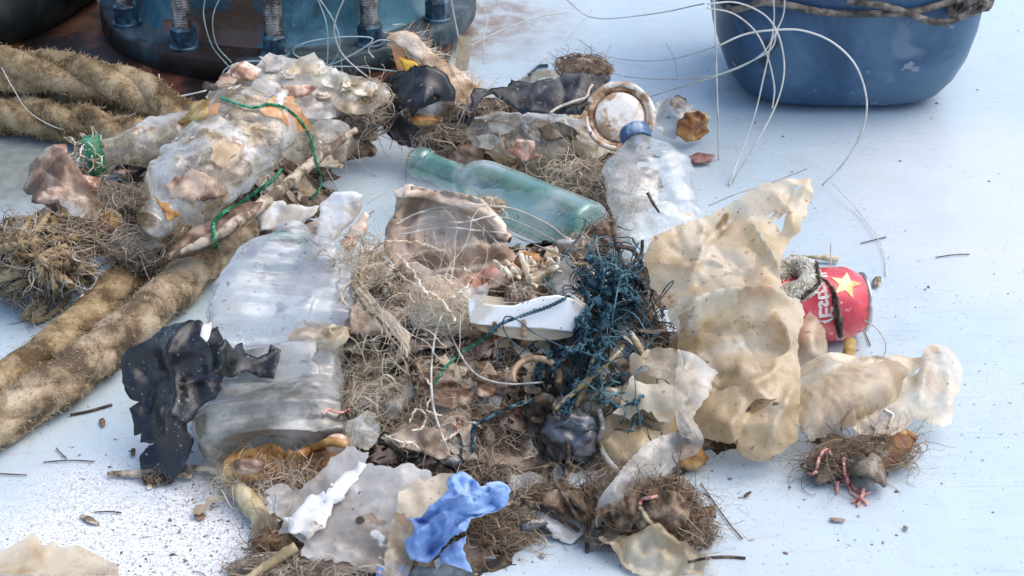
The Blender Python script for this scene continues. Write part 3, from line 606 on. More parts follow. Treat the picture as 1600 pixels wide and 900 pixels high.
# ------------------------------------------------------------------ thick mooring ropes
def rope(path, Rr, label, seed, twist=.22, fuzz=3600, flen=.006, frad=.00042, m=('rope', 'ropefuzz'), n=110, fray=0, tight=.62):
    P = catmull(path, n); s = np.r_[0, np.cumsum(np.linalg.norm(np.diff(P, axis=0), axis=1))]
    _, _, (P, T, A, B) = tube1(P, .01, 4); root = P[np.argmin(P[:, 2])].copy(); root[2] = 0
    th = thing('mooring_rope', label, 'rope', root, 'thick mooring rope beside the heap')
    rg = np.random.RandomState(seed); st_p = []; st_n = []; st_t = []
    for k in range(3):
        ph = 2*math.pi*(s/twist+k/3); C = P+Rr*(1.04-tight)*(np.cos(ph)[:, None]*A+np.sin(ph)[:, None]*B)
        C = C+.0015*np.c_[pn(C*30, seed), pn(C*30, seed+1), pn(C*30, seed+2)]
        S = 20; v, f, (c, t, a, b) = tube1(C, Rr*tight, S)
        q = v-np.repeat(C, S, 0); v = np.repeat(C, S, 0)+q*(1+.09*fbm(v*55, 3, seed)+.07*pn(v*170, seed+3))[:, None]; v[:, 2] = np.maximum(v[:, 2], .0012)
        obj('strand', mesh('strand', v-root, f), mat[m[0]], th)
        nv = q/np.linalg.norm(q, axis=1)[:, None]; rel = v-np.repeat(P, S, 0)
        ok = np.linalg.norm(rel, axis=1) > Rr*.78; st_p.append(v[ok]); st_n.append(nv[ok]); st_t.append(np.repeat(t, S, 0)[ok])
    st_p = np.concatenate(st_p); st_n = np.concatenate(st_n); st_t = np.concatenate(st_t)
    pk = rg.randint(0, len(st_p), fuzz); d = st_n[pk]*.45+st_t[pk]*rg.choice([-1, 1], fuzz)[:, None]*rg.uniform(.2, 1, fuzz)[:, None]+rg.normal(size=(fuzz, 3))*.35
    d /= np.linalg.norm(d, axis=1)[:, None]
    start = st_p[pk]+rg.normal(size=(fuzz, 3))*.0012-st_n[pk]*.001
    W_ = wander(start, d, 5, flen/4, .35, seed, grav=.05)
    v, f = tubes(W_-root, np.array([1, 1, .9, .7, .4])*frad, 3); stuff(obj('rope_hairs', mesh('rope_hairs', v, f, False), mat[m[1]], th))
    return th
z = .031
z = .025
rope([W(-60, 178, z), W(40, 182, z), W(120, 194, z), W(190, 212, z), W(270, 240, z), W(330, 290, z)], .024, 'lowest of the dark brown ropes at the left, beside the dirty deck patch', 3, m=('ropedark', 'wetfuzz'))
rope([W(-60, 138, z+.012), W(60, 148, z+.008), W(150, 162, z), W(215, 176, z), W(290, 205, z), W(350, 240, z)], .024, 'dark rope squeezed between the upper and lower ropes at the left', 5, m=('ropedark', 'wetfuzz'), fuzz=2200)
rope([W(-60, 100, .080), W(20, 108, .076), W(110, 117, .070), W(180, 133, .062), W(240, 158, .048), W(300, 203, .034), W(350, 262, .030)], .027, 'uppermost twisted brown rope in front of the rusty plate', 8, m=('ropedark', 'wetfuzz'), twist=.30)
rope([W(290, 345, .019), W(228, 402, .019), W(174, 458, .019), W(110, 518, .019), W(36, 578, .019), W(-60, 650, .019)], .018, 'hairy brown rope running down left, behind its twin on the white deck', 11, fuzz=4500, flen=.005, tight=.76, twist=.17, frad=.00025, m=('ropedark', 'wetfuzz'))
rope([W(380, 350, .024), W(326, 400, .023), W(265, 458, .022), W(198, 515, .022), W(105, 592, .022), W(-5, 658, .022), W(-120, 735, .022)], .0215, 'thick hairy tan rope running diagonally to the left edge, nearest the viewer', 13, fuzz=6500, flen=.005, tight=.76, twist=.19, frad=.00028)

# ------------------------------------------------------------------ the heap's core of rotting debris
hills = [(700, 655, .085, .058), (600, 610, .055, .045), (850, 610, .085, .058), (985, 630, .07, .05), (1100, 630, .055, .05), (730, 480, .09, .05), (640, 710, .05, .025), (900, 470, .08, .05),
         (390, 325, .075, .06), (310, 310, .09, .055), (470, 225, .075, .05), (395, 190, .08, .05), (150, 350, .06, .04), (215, 270, .06, .035),
         (765, 240, .065, .05), (880, 235, .09, .06), (950, 300, .05, .04), (690, 185, .042, .04), (560, 830, .07, .03), (745, 830, .05, .025), (470, 430, .04, .03)]
HC = np.array([W(a, b)[:2] for a, b, _, _ in hills]); HR = np.array([q[2] for q in hills]); HH = np.array([q[3] for q in hills])
def mound(x, y):
    d2 = (x[:, None]-HC[:, 0])**2+(y[:, None]-HC[:, 1])**2
    return (HH*np.exp(-d2/(2*(HR*.62)**2))).sum(1)-.012
gx, gy = np.meshgrid(np.linspace(-.6, .5, 260), np.linspace(-.5, .75, 290), indexing='ij'); gp = np.c_[gx.ravel(), gy.ravel()]
gz = mound(gp[:, 0], gp[:, 1]); q3 = np.c_[gp, np.zeros(len(gp))]
gz = gz+np.where(gz > -.006, .010*fbm(q3*22, 5, 4)+.007*(1-2*np.abs(pn(q3*45, 9))), 0)
idx = np.arange(len(gp)).reshape(260, 290)
F = np.stack([idx[:-1, :-1], idx[1:, :-1], idx[1:, 1:], idx[:-1, 1:]], -1).reshape(-1, 4); F = F[(gz[F] > .0).any(1)]
us = np.unique(F); mp = -np.ones(len(gp), int); mp[us] = np.arange(len(us))
mo = obj('rotting_debris', mesh('rotting_debris', np.c_[gp, np.maximum(gz, -.003)][us], mp[F]), mat['debris'])
tag(mo, 'dark brown rotting weed and silt filling the heart of the rubbish heap', 'debris', kind='stuff')
def scatter(n, seed, minh=.002, bias=None):
    r = np.random.RandomState(seed); out = []
    while len(out) < n:
        x = r.uniform((-.55, -.48), (.5, .7), (4000, 2)); h = mound(x[:, 0], x[:, 1]); k = h > minh
        if bias is not None:
            c = W(*bias[:2]); k &= np.hypot(x[:, 0]-c[0], x[:, 1]-c[1]) < bias[2]
        out += [(a, b, c) for (a, b), c in zip(x[k], h[k])]
    return np.array(out[:n])
rg = np.random.RandomState(5)
for nm, mm, n, rad, stp, sd in (('weed_fibres', 'fibbrown', 3000, .0004, .006, 21), ('pale_weed_fibres', 'fibgrey', 4200, .00035, .006, 22)):
    st = scatter(n, sd, .008); d = rg.normal(size=(n, 3)); d[:, 2] *= .3; d /= np.linalg.norm(d, axis=1)[:, None]; off_ = rg.uniform(.001, .009, n)
    def hug(p): p = p.copy(); p[:, 2] = .4*p[:, 2]+.6*(np.maximum(mound(p[:, 0], p[:, 1]), 0)+off_); return p
    P = wander(st+(0, 0, .004), d, 9, stp, .5, sd, shell=hug)
    v, f = tubes(P, rad*np.linspace(1, .5, 9), 3)
    o = obj(nm, mesh(nm, v, f, False), mat[mm]); tag(o, ('dark brown' if sd == 21 else 'grey brown')+' weed strands sticking out all over the heap', 'weed', kind='stuff')

# ------------------------------------------------------------------ helpers for tufts and lumps
def tuft(name, label, cat, c, z, size, n, length, rad, m, core=None, seed=1, curl=.35, group=None, pull=0., up=.2, rot=0, corelump=.35, taper=.5):
    """a knot of fibres: a lumpy core with a mass of loose hairs"""
    c0 = W(c[0], c[1], z); base = np.array((c0[0], c0[1], 0)); rr = np.random.RandomState(seed); Rz = np.array([[math.cos(R(rot)), -math.sin(R(rot)), 0], [math.sin(R(rot)), math.cos(R(rot)), 0], [0, 0, 1]])
    t = None
    size = np.array(size); n = int(n*1.3)
    if core:
        v, f = lump(size*.8, seed, corelump, 1.7, 4); v = v@Rz.T+c0; v += .004*np.c_[fbm(v*60, 3, seed), fbm(v*60, 3, seed+1), fbm(v*60, 3, seed+2)]; v[:, 2] = np.maximum(v[:, 2], .0012)
        t = tag(obj(name, mesh(name, v-base, f), mat[core], None, base), label, cat, group)
    else: t = thing(name, label, cat, base, group)
    u = rr.normal(size=(n, 3)); u /= np.linalg.norm(u, axis=1)[:, None]
    ax = rr.normal(size=3); ax /= np.linalg.norm(ax)
    rt = rr.uniform(.72, 1.12, n); free = rr.uniform(size=n) < .16; k = 14
    d = np.cross(u, ax)*rr.choice([-1, 1], n)[:, None]+rr.normal(size=(n, 3))*.55; d[free] += u[free]*.8; d = d@Rz.T; d /= np.linalg.norm(d, axis=1)[:, None]
    st = (u*size*rt[:, None])@Rz.T+c0; st[:, 2] = np.maximum(st[:, 2], .002)
    def shell(p):
        q = ((p-c0)@Rz)/size; l_ = np.linalg.norm(q, axis=1)+1e-9; g = np.where(free, 1, 1+.45*(rt/l_-1)); return (q*g[:, None]*size)@Rz.T+c0
    P = wander(st, d, k, length/(k-1), curl, seed, grav=.03, shell=shell)
    v, f = tubes(P-base, HAIR*rad*np.exp(rr.normal(size=n)*.55)[:, None]*np.linspace(1, taper, k)[None], 3); stuff(obj('fibres', mesh('fibres', v, f, False), mat[m], t))
    return t
def blob(name, c, z, rad, m, seed, parent=None, label=None, cat=None, amp=.3, freq=1.6, rot=0, sub=3, drop=False):
    c0 = W(c[0], c[1], z)
    if drop: c0 = CAM+ray(*c)*(hit(upd(), *c)-rad[2]*.5)
    v, f = lump(rad, seed, amp, freq, sub); a = R(rot); v = v@np.array([[math.cos(a), math.sin(a), 0], [-math.sin(a), math.cos(a), 0], [0, 0, 1]])
    v[:, 2] = np.maximum(v[:, 2]+c0[2], .001)-c0[2]
    A = np.array(parent.location) if parent is not None else c0
    o = obj(name, mesh(name, v+c0-A, f), mat[m], parent, (0, 0, 0) if parent is not None else A)
    if label: tag(o, label, cat)
    return o
def strand(name, pxs, rad, m, label, cat, off=.002, n=60, taut=4, jit=0, seed=1, group=None, parent=None, S=5, taper=None):
    X = drape(pxs, n, off, taut, jit, seed)
    r_ = rad if taper is None else rad*np.interp(np.linspace(0, 1, n), np.linspace(0, 1, len(taper)), taper)
    return tube_obj(name, X, r_, mat[m], label, cat, group, parent, S)
def yarn(name, pxs, rad, m, label, cat, off=.002, n=110, taut=4, jit=0, seed=1, group=None, parent=None, pitch=.006, zs=None):
    """two-ply twine laid over the heap"""
    X = drape(pxs, n, off, taut, jit, seed) if zs is None else catmull(pxs, n)
    s = np.r_[0, np.cumsum(np.linalg.norm(np.diff(X, axis=0), axis=1))]; _, _, (P, T, A, B) = tube1(X, .01, 4); pr = []
    for k in range(2):
        ph = 2*math.pi*(s/pitch+k/2); pr.append(tube1(P+rad*.55*(np.cos(ph)[:, None]*A+np.sin(ph)[:, None]*B), rad*.62, 5)[:2])
    v, f = join(pr); loc = np.array(parent.location) if parent is not None else X[np.argmin(X[:, 2])]
    o = obj(name, mesh(name, v-loc, f), mat[m], parent, (0, 0, 0) if parent is not None else loc)
    if label or cat: tag(o, label, cat, group)
    return o

# ------------------------------------------------------------------ bottles
def bottle(name, label, p0, p1, prof, m, wx=1., wy=1., sq=2., dent=.0, seed=1, face=(0, -.5, .86), S=56, n=90, bend=None, ribs=None, wall=.0008, extra=None):
    """a bottle along p0 (base) -> p1 (mouth), its section flattened and dented"""
    pf = catmull_lin(np.array(prof, float), n); Lh = pf[:, 1].max(); th_ = np.arange(S)/S*2*math.pi
    c, s = np.cos(th_), np.sin(th_); bodyness = np.clip((pf[:, 0]-prof[-1][0])/(pf[:, 0].max()-prof[-1][0]+1e-9), 0, 1)
    ee = 2+(sq-2)*bodyness[:, None]
    X = pf[:, :1]*np.sign(c)*np.abs(c)**(2/ee)*(1+(wx-1)*bodyness[:, None]); Y = pf[:, :1]*np.sign(s)*np.abs(s)**(2/ee)*(1+(wy-1)*bodyness[:, None])
    Z = np.repeat(pf[:, 1:], S, 1)
    V = np.stack([X, Y, Z], -1).reshape(-1, 3); bb = np.repeat(bodyness, S)
    nv = V*(1, 1, 0); nv /= np.linalg.norm(nv, axis=1)[:, None]+1e-9
    if ribs:
        a, b, per, am = ribs; k = (V[:, 2] > a*Lh) & (V[:, 2] < b*Lh); V += nv*(k*am*np.cos(2*math.pi*V[:, 2]/per))[:, None]
    if dent:
        Rm = pf[:, 0].max(); uvw = np.c_[np.tile(th_, n)*Rm, V[:, 2]]; d = tin(uvw*np.array((1., .8)), .026, seed, None, 2*math.pi*Rm)*.8-.42+tin(uvw, .012, seed+5, None, 2*math.pi*Rm)*.30
        V += nv*(dent*d*bb)[:, None]
    if bend: V = bend(V, Lh)
    Mx = axis_matrix(p0, p1, face); sc = np.linalg.norm(np.asarray(p1)-np.asarray(p0))/Lh
    V = V*(1, 1, sc); 
    F = [[i*S+k, i*S+(k+1) % S, (i+1)*S+(k+1) % S, (i+1)*S+k] for i in range(n-1) for k in range(S)]
    X = V@Mx.T+np.asarray(p0); X[:, 2] = np.maximum(X[:, 2], .0015)
    t = thing(name, label, 'bottle', (p0[0], p0[1], 0)); base = np.array(t.location)
    o = obj('bottle_body', mesh('bottle_body', X-base, F), mat[m], t); solid(o, wall)
    return t, Mx, sc, base
def on_axis(t, base, Mx, p1, V, F, name, m, off=0):
    X = np.asarray(V, float)@Mx.T+np.asarray(p1)+Mx[:, 2]*off-base; return obj(name, mesh(name, X, F), mat[m] if isinstance(m, str) else m, t)

# big flattened water bottle lying on the left front of the heap
p0, p1 = W(432, 705, .030), W(443, 366, .105)
jug = [(.02, .002), (.055, .0), (.063, .006), (.066, .02), (.066, .215), (.0655, .235), (.063, .252), (.056, .266), (.043, .2755), (.028, .281), (.0195, .284), (.0185, .288), (.021, .290), (.021, .294), (.018, .296), (.018, .308)]
def jug_bend(V, Lh):
    u = V[:, 2]/Lh; V = V.copy(); body = np.clip((.93-u)/.2, 0, 1)
    V[:, 1] += body*(-.020*np.exp(-((u-.47)/.06)**2)+.006*np.sin(u*16))            # the crease across its middle
    V[:, 1] += body*.0018*np.sin(V[:, 2]*2*math.pi/.030)*np.clip(V[:, 1]/.02, 0, 1)*(u < .42)
    V[:, 0] += .008*np.sin(u*4+.4)
    return V
tj, Mx, sc, base = bottle('crushed_bottle', 'large flattened clear water bottle lying neck up at the left front of the heap', p0, p1, jug, 'jug', wx=1.02, wy=.34, sq=3.2, dent=.0075, seed=4, bend=jug_bend, ribs=(.10, .82, .0185, .0007), n=150, S=84)
ob = [c for c in tj.children if c.name.startswith('bottle_body')][0]; me = ob.data; me.materials.append(mat['greyclear'])
vv = np.empty(len(me.vertices)*3); me.vertices.foreach_get('co', vv); vv = (vv.reshape(-1, 3)+base-np.asarray(p0))@Mx[:, 2]/np.linalg.norm(p1-p0)
lv = np.empty(len(me.loops), int); me.loops.foreach_get('vertex_index', lv); um = vv[lv].reshape(-1, 4).mean(1)
me.polygons.foreach_set('material_index', (um < .40).astype(np.int32)); me.update()
v, f = lathe([(.0195, -.026), (.0225, -.025), (.0225, -.018), (.0195, -.017)], 30); on_axis(tj, base, Mx, p1, v, f, 'neck_ring', 'glassrim')
blob('sediment_lump', (330, 678), .02, (.006, .006, .004), 'pink', 5, parent=tj)

# pale green glass bottle, neck to the upper left
p0, p1 = W(922, 362, .062), W(652, 252, .060)
gl = [(.0, .006), (.016, .004), (.025, .0), (.0285, .003), (.029, .012), (.029, .170), (.028, .182), (.0245, .194), (.0185, .203), (.0150, .212), (.0140, .225), (.0130, .272), (.0132, .276), (.0158, .277), (.0162, .280), (.0162, .290), (.0150, .294), (.011, .294), (.0105, .27)]
tg, Mx, sc, base = bottle('glass_bottle', 'pale green glass bottle lying across the middle with neck to the upper left', p0, p1, gl, 'glass', seed=9, wall=.003, n=120, S=64)
v, f = lathe([(0, .004), (.024, .004), (.0274, .010), (.0274, .014), (.024, .016), (0, .009)], 48); X = v*(1, 1, sc)@Mx.T+p0-base
obj('bottle_base', mesh('bottle_base', X, f), mat['glassrim'], tg)

# clear bottle with a blue cap behind the tan plastic
p0, p1 = W(1046, 400, .036), W(994, 212, .105)
bb = [(.0, .004), (.028, .0), (.034, .006), (.035, .02), (.035, .13), (.034, .145), (.028, .165), (.018, .182), (.0125, .190), (.0125, .200)]
tb, Mx, sc, base = bottle('clear_bottle', 'crumpled clear bottle with a faded blue cap leaning behind the tan plastic', p0, p1, bb, 'clear', wx=1.42, wy=.85, dent=.0075, seed=12, S=72, n=100)
def cap(t, base, Mx, p1, r, h, m, off=-.008):
    S = 48; pr = [(0, h), (r*.9, h), (r, h*.86), (r, 0), (r*.86, 0)]; V, F = lathe(pr, S); a = np.arctan2(V[:, 1], V[:, 0]); k = np.hypot(V[:, 0], V[:, 1]) > r*.95
    V[k, :2] *= (1+.03*np.sign(np.sin(a*24)))[k, None]; return on_axis(t, base, Mx, p1, V, F, 'cap', mat[m], off)
cap(tb, base, Mx, p1, .0165, .016, 'bluecap')
for k, (a, b) in enumerate(((1006, 288), (1040, 330), (1064, 300))): pass

# dirty crushed bottle, open neck pointing to the viewer at the left
p0, p1 = W(408, 172, .135), W(236, 352, .085)
cb = [(.0, .004), (.04, .0), (.049, .008), (.05, .02), (.05, .16), (.047, .18), (.036, .20), (.023, .213), (.0175, .22), (.0172, .228), (.0205, .229), (.0205, .232), (.0175, .233), (.0175, .239), (.0195, .240), (.0195, .243), (.0172, .244), (.0172, .25), (.0155, .25), (.0150, .22)]
tc, Mx, sc, base = bottle('dirty_bottle', 'dirty crushed clear bottle on the left heap, open neck towards the lower left', p0, p1, cb, 'dirtyclear', wx=1.08, wy=.72, dent=.011, seed=23, S=72, n=120)
for k, (q, m) in enumerate([([(255, 290), (300, 262), (340, 280), (352, 305), (310, 318), (270, 312)], 'peel'), ([(330, 225), (356, 210), (372, 235), (350, 262), (332, 250)], 'tanclear'), ([(240, 305), (262, 318), (280, 335), (262, 342)], 'kelp'), ([(380, 200), (402, 190), (408, 222), (388, 230)], 'tanclear')]):
    drape_sheet('sediment_patch', q, mat[m], lift=.0008, spx=4, amp=.0035, scale=.02, rag=7, seed=310+k, parent=tc, it=3)
# green-capped bottle half under it
p0, p1 = W(330, 205, .085), W(150, 242, .075)
nb = [(.0, .004), (.026, .0), (.031, .01), (.031, .10), (.029, .115), (.022, .135), (.0165, .15), (.0150, .16), (.0150, .195)]
tn, Mx, sc, base = bottle('capped_bottle', 'half buried dirty bottle with a green cap overgrown by white worm tubes', p0, p1, nb, 'olive', wx=1.05, wy=.8, dent=.006, seed=27)
cap(tn, base, Mx, p1, .0215, .019, 'greencap', -.008)
rr = np.random.RandomState(3); u = rr.normal(size=(60, 3)); u[:, 2] = np.abs(u[:, 2])*.6; u /= np.linalg.norm(u, axis=1)[:, None]
st = u*(.0205, .0205, .016)+(0, 0, .002); P = wander(st, rr.normal(size=(60, 3)), 10, .0032, .7, 4, center=(0, 0, .004), pull=8, zmin=-.01)
v, f = tubes(P, .0008, 5); stuff(on_axis(tn, base, Mx, p1, v, f, 'worm_tubes', 'bone'))

# ------------------------------------------------------------------ left heap, back to front
sh = sheet('silted_film', [(322, 150), (345, 118), (372, 96), (398, 104), (420, 82), (462, 92), (490, 84), (515, 105), (556, 118), (590, 126), (612, 150), (585, 172), (540, 176), (500, 190), (450, 200), (400, 190), (345, 178)], mat['olive'], anchor=(430, 215), z=.075, tilt=26, sp=.005, amp=.014, scale=.05, rag=.006, seed=31,
      label='silt covered clear film full of pinkish lumps at the back of the left heap', cat='plastic film')
for k, (a, b, r_, m) in enumerate([(372, 112, .010, 'pink'), (452, 116, .009, 'bone'), (540, 135, .010, 'bone'), (438, 158, .010, 'peel'), (505, 150, .008, 'pink')]):
    blob('sediment_lump', (a, b), 0, (r_, r_*.7, r_*.5), m, 60+k, parent=sh, amp=.55, freq=1.5, sub=4, drop=True, rot=k*40)
SCR = [(380, 112, 26, 16, 'pink', 'small crumpled pinkish scrap at the left end of the silty film'), (428, 98, 24, 16, 'tissue', 'upright pale scrap at the top of the silty film'), (470, 104, 26, 18, 'tanclear', 'tan see through scrap at the top middle of the silty film'), (405, 138, 32, 16, 'whitefilm', 'milky scrap at the middle of the silty film'),
       (520, 122, 30, 15, 'foam', 'pale foamy scrap at the right of the silty film'), (575, 138, 28, 16, 'bone', 'bone coloured crumpled scrap at the right end of the silty film'), (470, 142, 30, 14, 'pink', 'pink brown scrap low on the silty film'), (352, 128, 18, 12, 'peel', 'brown scrap near the dark twig'), (545, 165, 26, 13, 'tanclear', 'tan film scrap over the frayed rope end'), (500, 172, 28, 14, 'whitefilm', 'clear milky scrap above the split stick tip')]
def scrap_outline(a, b, rx, ry, seed):
    r = np.random.RandomState(seed); n = 9; th = np.arange(n)/n*6.283+r.uniform(-.3, .3, n); q = r.uniform(.55, 1.25, n); return [(a+rx*k*math.cos(t), b+ry*k*math.sin(t)) for t, k in zip(th, q)]
for k, (a, b, rx, ry, m, lab) in enumerate(SCR):
    drape_sheet('film_scrap', scrap_outline(a, b, rx, ry, 700+k), mat[m], lift=.004, spx=4.5, amp=.013, scale=.028, rag=3, seed=710+k, label=lab, cat='scrap')
tuft('fibre_mat', 'pale hairy fibre mat on the silty film at the back of the left heap', 'fibre', (565, 150), .085, (.035, .02, .012), 240, .045, .0006, 'fibpale', 'olive', 41)
sheet('plastic_scrap', [(430, 205), (455, 165), (500, 170), (545, 195), (560, 225), (540, 255), (505, 262), (470, 258), (440, 240)], mat['olive'], z=.05, tilt=35, amp=.010, seed=33, sp=.005, label='cloudy film scrap between the dirty crushed bottle and the long split stick', cat='plastic film')
sheet('cream_flap', [(495, 255), (515, 238), (538, 258), (533, 264), (512, 262)], mat['bone'], z=.03, tilt=30, amp=.004, scale=.03, sp=.004, seed=34, label='small cream shell flap below the split stick tip on the bare deck', cat='scrap')
drape_sheet('orange_scrap', [(402, 170), (430, 150), (462, 148), (472, 175), (488, 200), (462, 206), (440, 184), (420, 182)], mat['orange'], amp=.007, scale=.03, seed=35, label='torn orange film scrap beside the top of the dirty crushed bottle', cat='plastic film')
drape_sheet('tissue_scrap', [(424, 152), (432, 136), (450, 140), (452, 160), (436, 166)], mat['tissue'], amp=.005, scale=.03, seed=36, label='little white paper scrap above the orange film scrap', cat='paper')
drape_sheet('dry_leaf', [(300, 162), (318, 155), (329, 158), (327, 176), (318, 188), (300, 190), (285, 197), (276, 192), (292, 180)], mat['leaf'], amp=.006, scale=.03, lift=.012, seed=37, rag=2, label='dry yellow leaf at the top left corner of the dirty crushed bottle', cat='leaf')
drape_sheet('orange_scrap', [(322, 178), (334, 158), (344, 160), (338, 178)], mat['orange'], amp=.004, seed=38, label='tiny orange film scrap right of the dry yellow leaf', cat='plastic film')
# split stick with bark
def stick(name, pxs, rads, m, label, cat, seed=1, zs=None, S=9, n=60, rough=.25, group=None):
    P = catmull(np.array([W(*q) for q in pxs]), n); r_ = np.interp(np.linspace(0, 1, n), np.linspace(0, 1, len(rads)), rads)
    v, f, _ = tube1(P, r_, S); c = np.repeat(P, S, 0); v = c+(v-c)*(1+rough*fbm(np.c_[v*(70)], 3, seed)+.15*pn(v*220, seed))[:, None]; v[:, 2] = np.maximum(v[:, 2], .001)
    A = P[np.argmin(P[:, 2])]; return tag(obj(name, mesh(name, v-A, f), mat[m], None, A), label, cat, group)
sheet('bark_strip', [(252, 404), (300, 355), (350, 330), (395, 318), (412, 318), (400, 340), (360, 372), (310, 396), (268, 405)], mat['peel'], z=.055, tilt=32, amp=.010, scale=.03, sp=.0045, seed=40, th=.002, label='brown fibrous bark strip under the open neck of the dirty crushed bottle', cat='bark')
stick('split_stick', [(262, 402, .062), (330, 372, .074), (395, 330, .082), (452, 285, .08), (505, 240, .078), (556, 203, .085)], [.003, .006, .0065, .006, .006, .0035], 'wood', 'long pale split stick running from the green twine end up past the dirty crushed bottle', 'stick', 42)
stick('dark_twig', [(322, 134, .10), (352, 144, .108), (398, 158, .112), (420, 168, .11)], [.004, .005, .0035, .002], 'twig', 'short dark twig lying above the dirty crushed bottle and the dry leaf', 'twig', 43)
# frayed rope end at the right of the left heap
tuft('frayed_rope_end', 'frayed brown rope end sticking out over bare deck at the right of the left heap', 'rope', (558, 185), .06, (.042, .022, .018), 260, .06, .0011, 'fibgrey', 'mud', 44, curl=.18, rot=20)
def ropelets(name, label, cat, paths, rad, m, mf, seed, z0=None, fuzz=500):
    t = thing(name, label, cat, tuple(W(*paths[0][0][:2], 0)))
    rj = np.random.RandomState(seed+1)
    for i in range(len(paths)*4):
        p = paths[i % len(paths)]; r_ = (rad[i % len(rad)] if isinstance(rad, (list, tuple)) else rad)*rj.uniform(.22, .5); ps = []
        P = catmull(np.array([W(*q) for q in p])+rj.normal(size=(len(p), 3))*(.008, .008, .004), 50)
        s = np.r_[0, np.cumsum(np.linalg.norm(np.diff(P, axis=0), axis=1))]; _, _, (P, T, A, B) = tube1(P, .01, 4)
        for k in range(3):
            ph = 2*math.pi*(s/(r_*7)+k/3); ps.append(tube1(P+r_*.5*(np.cos(ph)[:, None]*A+np.sin(ph)[:, None]*B), r_*.62*np.clip(np.linspace(1.1, .75, 50), 0, 1), 7)[:2])
        v, f = join(ps); v = v*1; v[:, :] += .0012*np.c_[pn(v*120, i), pn(v*120, i+9), pn(v*120, i+5)]; v[:, 2] = np.maximum(v[:, 2], .001)
        obj('yarn', mesh('yarn', v-np.array(t.location), f), mat[m], t)
    rr = np.random.RandomState(seed); allp = np.concatenate([catmull(np.array([W(*q) for q in p]), 50) for p in paths]); pk = rr.randint(0, len(allp), fuzz)
    d = rr.normal(size=(fuzz, 3)); d /= np.linalg.norm(d, axis=1)[:, None]; Pw = wander(allp[pk]+d*.005, d, 8, .004, .4, seed, grav=.06)
    v, f = tubes(Pw-np.array(t.location), .0006*np.linspace(1, .5, 8), 3); stuff(obj('fibres', mesh('fibres', v, f, False), mat[mf], t)); return t
ropelets('frayed_rope_bundle', 'big unravelled brown rope bundle with loose yarns at the left edge', 'rope', [
    [(-20, 385, .05), (40, 370, .065), (95, 350, .07), (130, 340, .06)], [(-20, 400, .045), (50, 392, .07), (110, 380, .068)], [(0, 350, .05), (60, 352, .06), (120, 360, .06)],
    [(52, 350, .075), (46, 380, .08), (50, 410, .07), (58, 430, .05)], [(90, 430, .05), (82, 410, .066), (98, 395, .07), (112, 405, .062), (118, 430, .04)],
    [(10, 440, .02), (14, 415, .045), (20, 390, .065), (40, 372, .07)], [(28, 450, .015), (34, 420, .045), (45, 395, .06)], [(70, 452, .01), (62, 425, .04), (60, 400, .06)],
    [(40, 495, .006), (65, 480, .010), (85, 455, .018), (100, 430, .04), (98, 405, .055)], [(-20, 425, .03), (20, 420, .05), (70, 415, .055), (110, 425, .04), (135, 440, .02)],
    [(-10, 455, .01), (5, 430, .035), (10, 405, .05)], [(120, 440, .02), (125, 415, .045), (105, 385, .065)], [(100, 360, .07), (128, 372, .06), (140, 395, .04)], [(15, 460, .008), (40, 440, .03), (75, 430, .045)]],
    [.011, .009, .010, .012], 'ropedark', 'fibgrey', 51, fuzz=1500)
strand('nylon_curl', [(95, 470), (112, 470), (130, 460), (118, 452), (98, 458), (104, 440), (140, 452), (152, 418), (116, 405), (118, 392)], .0007, 'nylon', 'curled white nylon line over the unravelled rope bundle at left', 'line', off=.005, taut=2)
# curled brown peel with shells
sheet('brown_peel', [(38, 300), (52, 262), (80, 246), (112, 240), (124, 262), (150, 300), (165, 330), (120, 352), (80, 330), (55, 322)], mat['peel'], anchor=(100, 365), z=.04, tilt=45, amp=.014, scale=.05, sp=.005, th=.002, seed=52, bulge=lambda s, t: .03*np.sin(s*3.14), label='curled rotten brown peel between the frayed rope bundle and the green cap', cat='peel')
blob('pink_shell', (84, 306), .085, (.017, .009, .008), 'pink', 53, None, 'pink shell lump on the curled brown peel at far left', 'shell', .25, rot=25)
blob('pink_shell', (130, 290), .075, (.017, .012, .010), 'pink', 54, None, 'larger pinkish shell lump right of the first on the curled brown peel', 'shell', .3)
drape_sheet('clear_scrap', [(60, 262), (110, 290), (150, 305), (178, 330), (150, 345), (110, 335), (90, 320)], mat['dirtyclear'], amp=.006, seed=55, lift=.010, label='dirty clear film with a blue tinge beneath the green capped bottle', cat='plastic film')
tuft('orange_weed', 'small orange brown weed knot with loose hairs below the green capped bottle', 'weed', (158, 350), .055, (.022, .016, .013), 120, .05, .0006, 'fibtan', 'kelp', 56)
tuft('fibre_knot', 'brown fibre knot under the mouth of the dirty crushed bottle', 'fibre', (215, 390), .045, (.034, .022, .020), 260, .05, .0008, 'fibgrey', 'mud', 57, curl=.2)
tuft('weed_clump', 'dark weed clump beneath the dirty crushed bottle beside its neck', 'weed', (195, 318), .06, (.04, .02, .018), 240, .05, .0007, 'fibgrey', 'debris', 58)

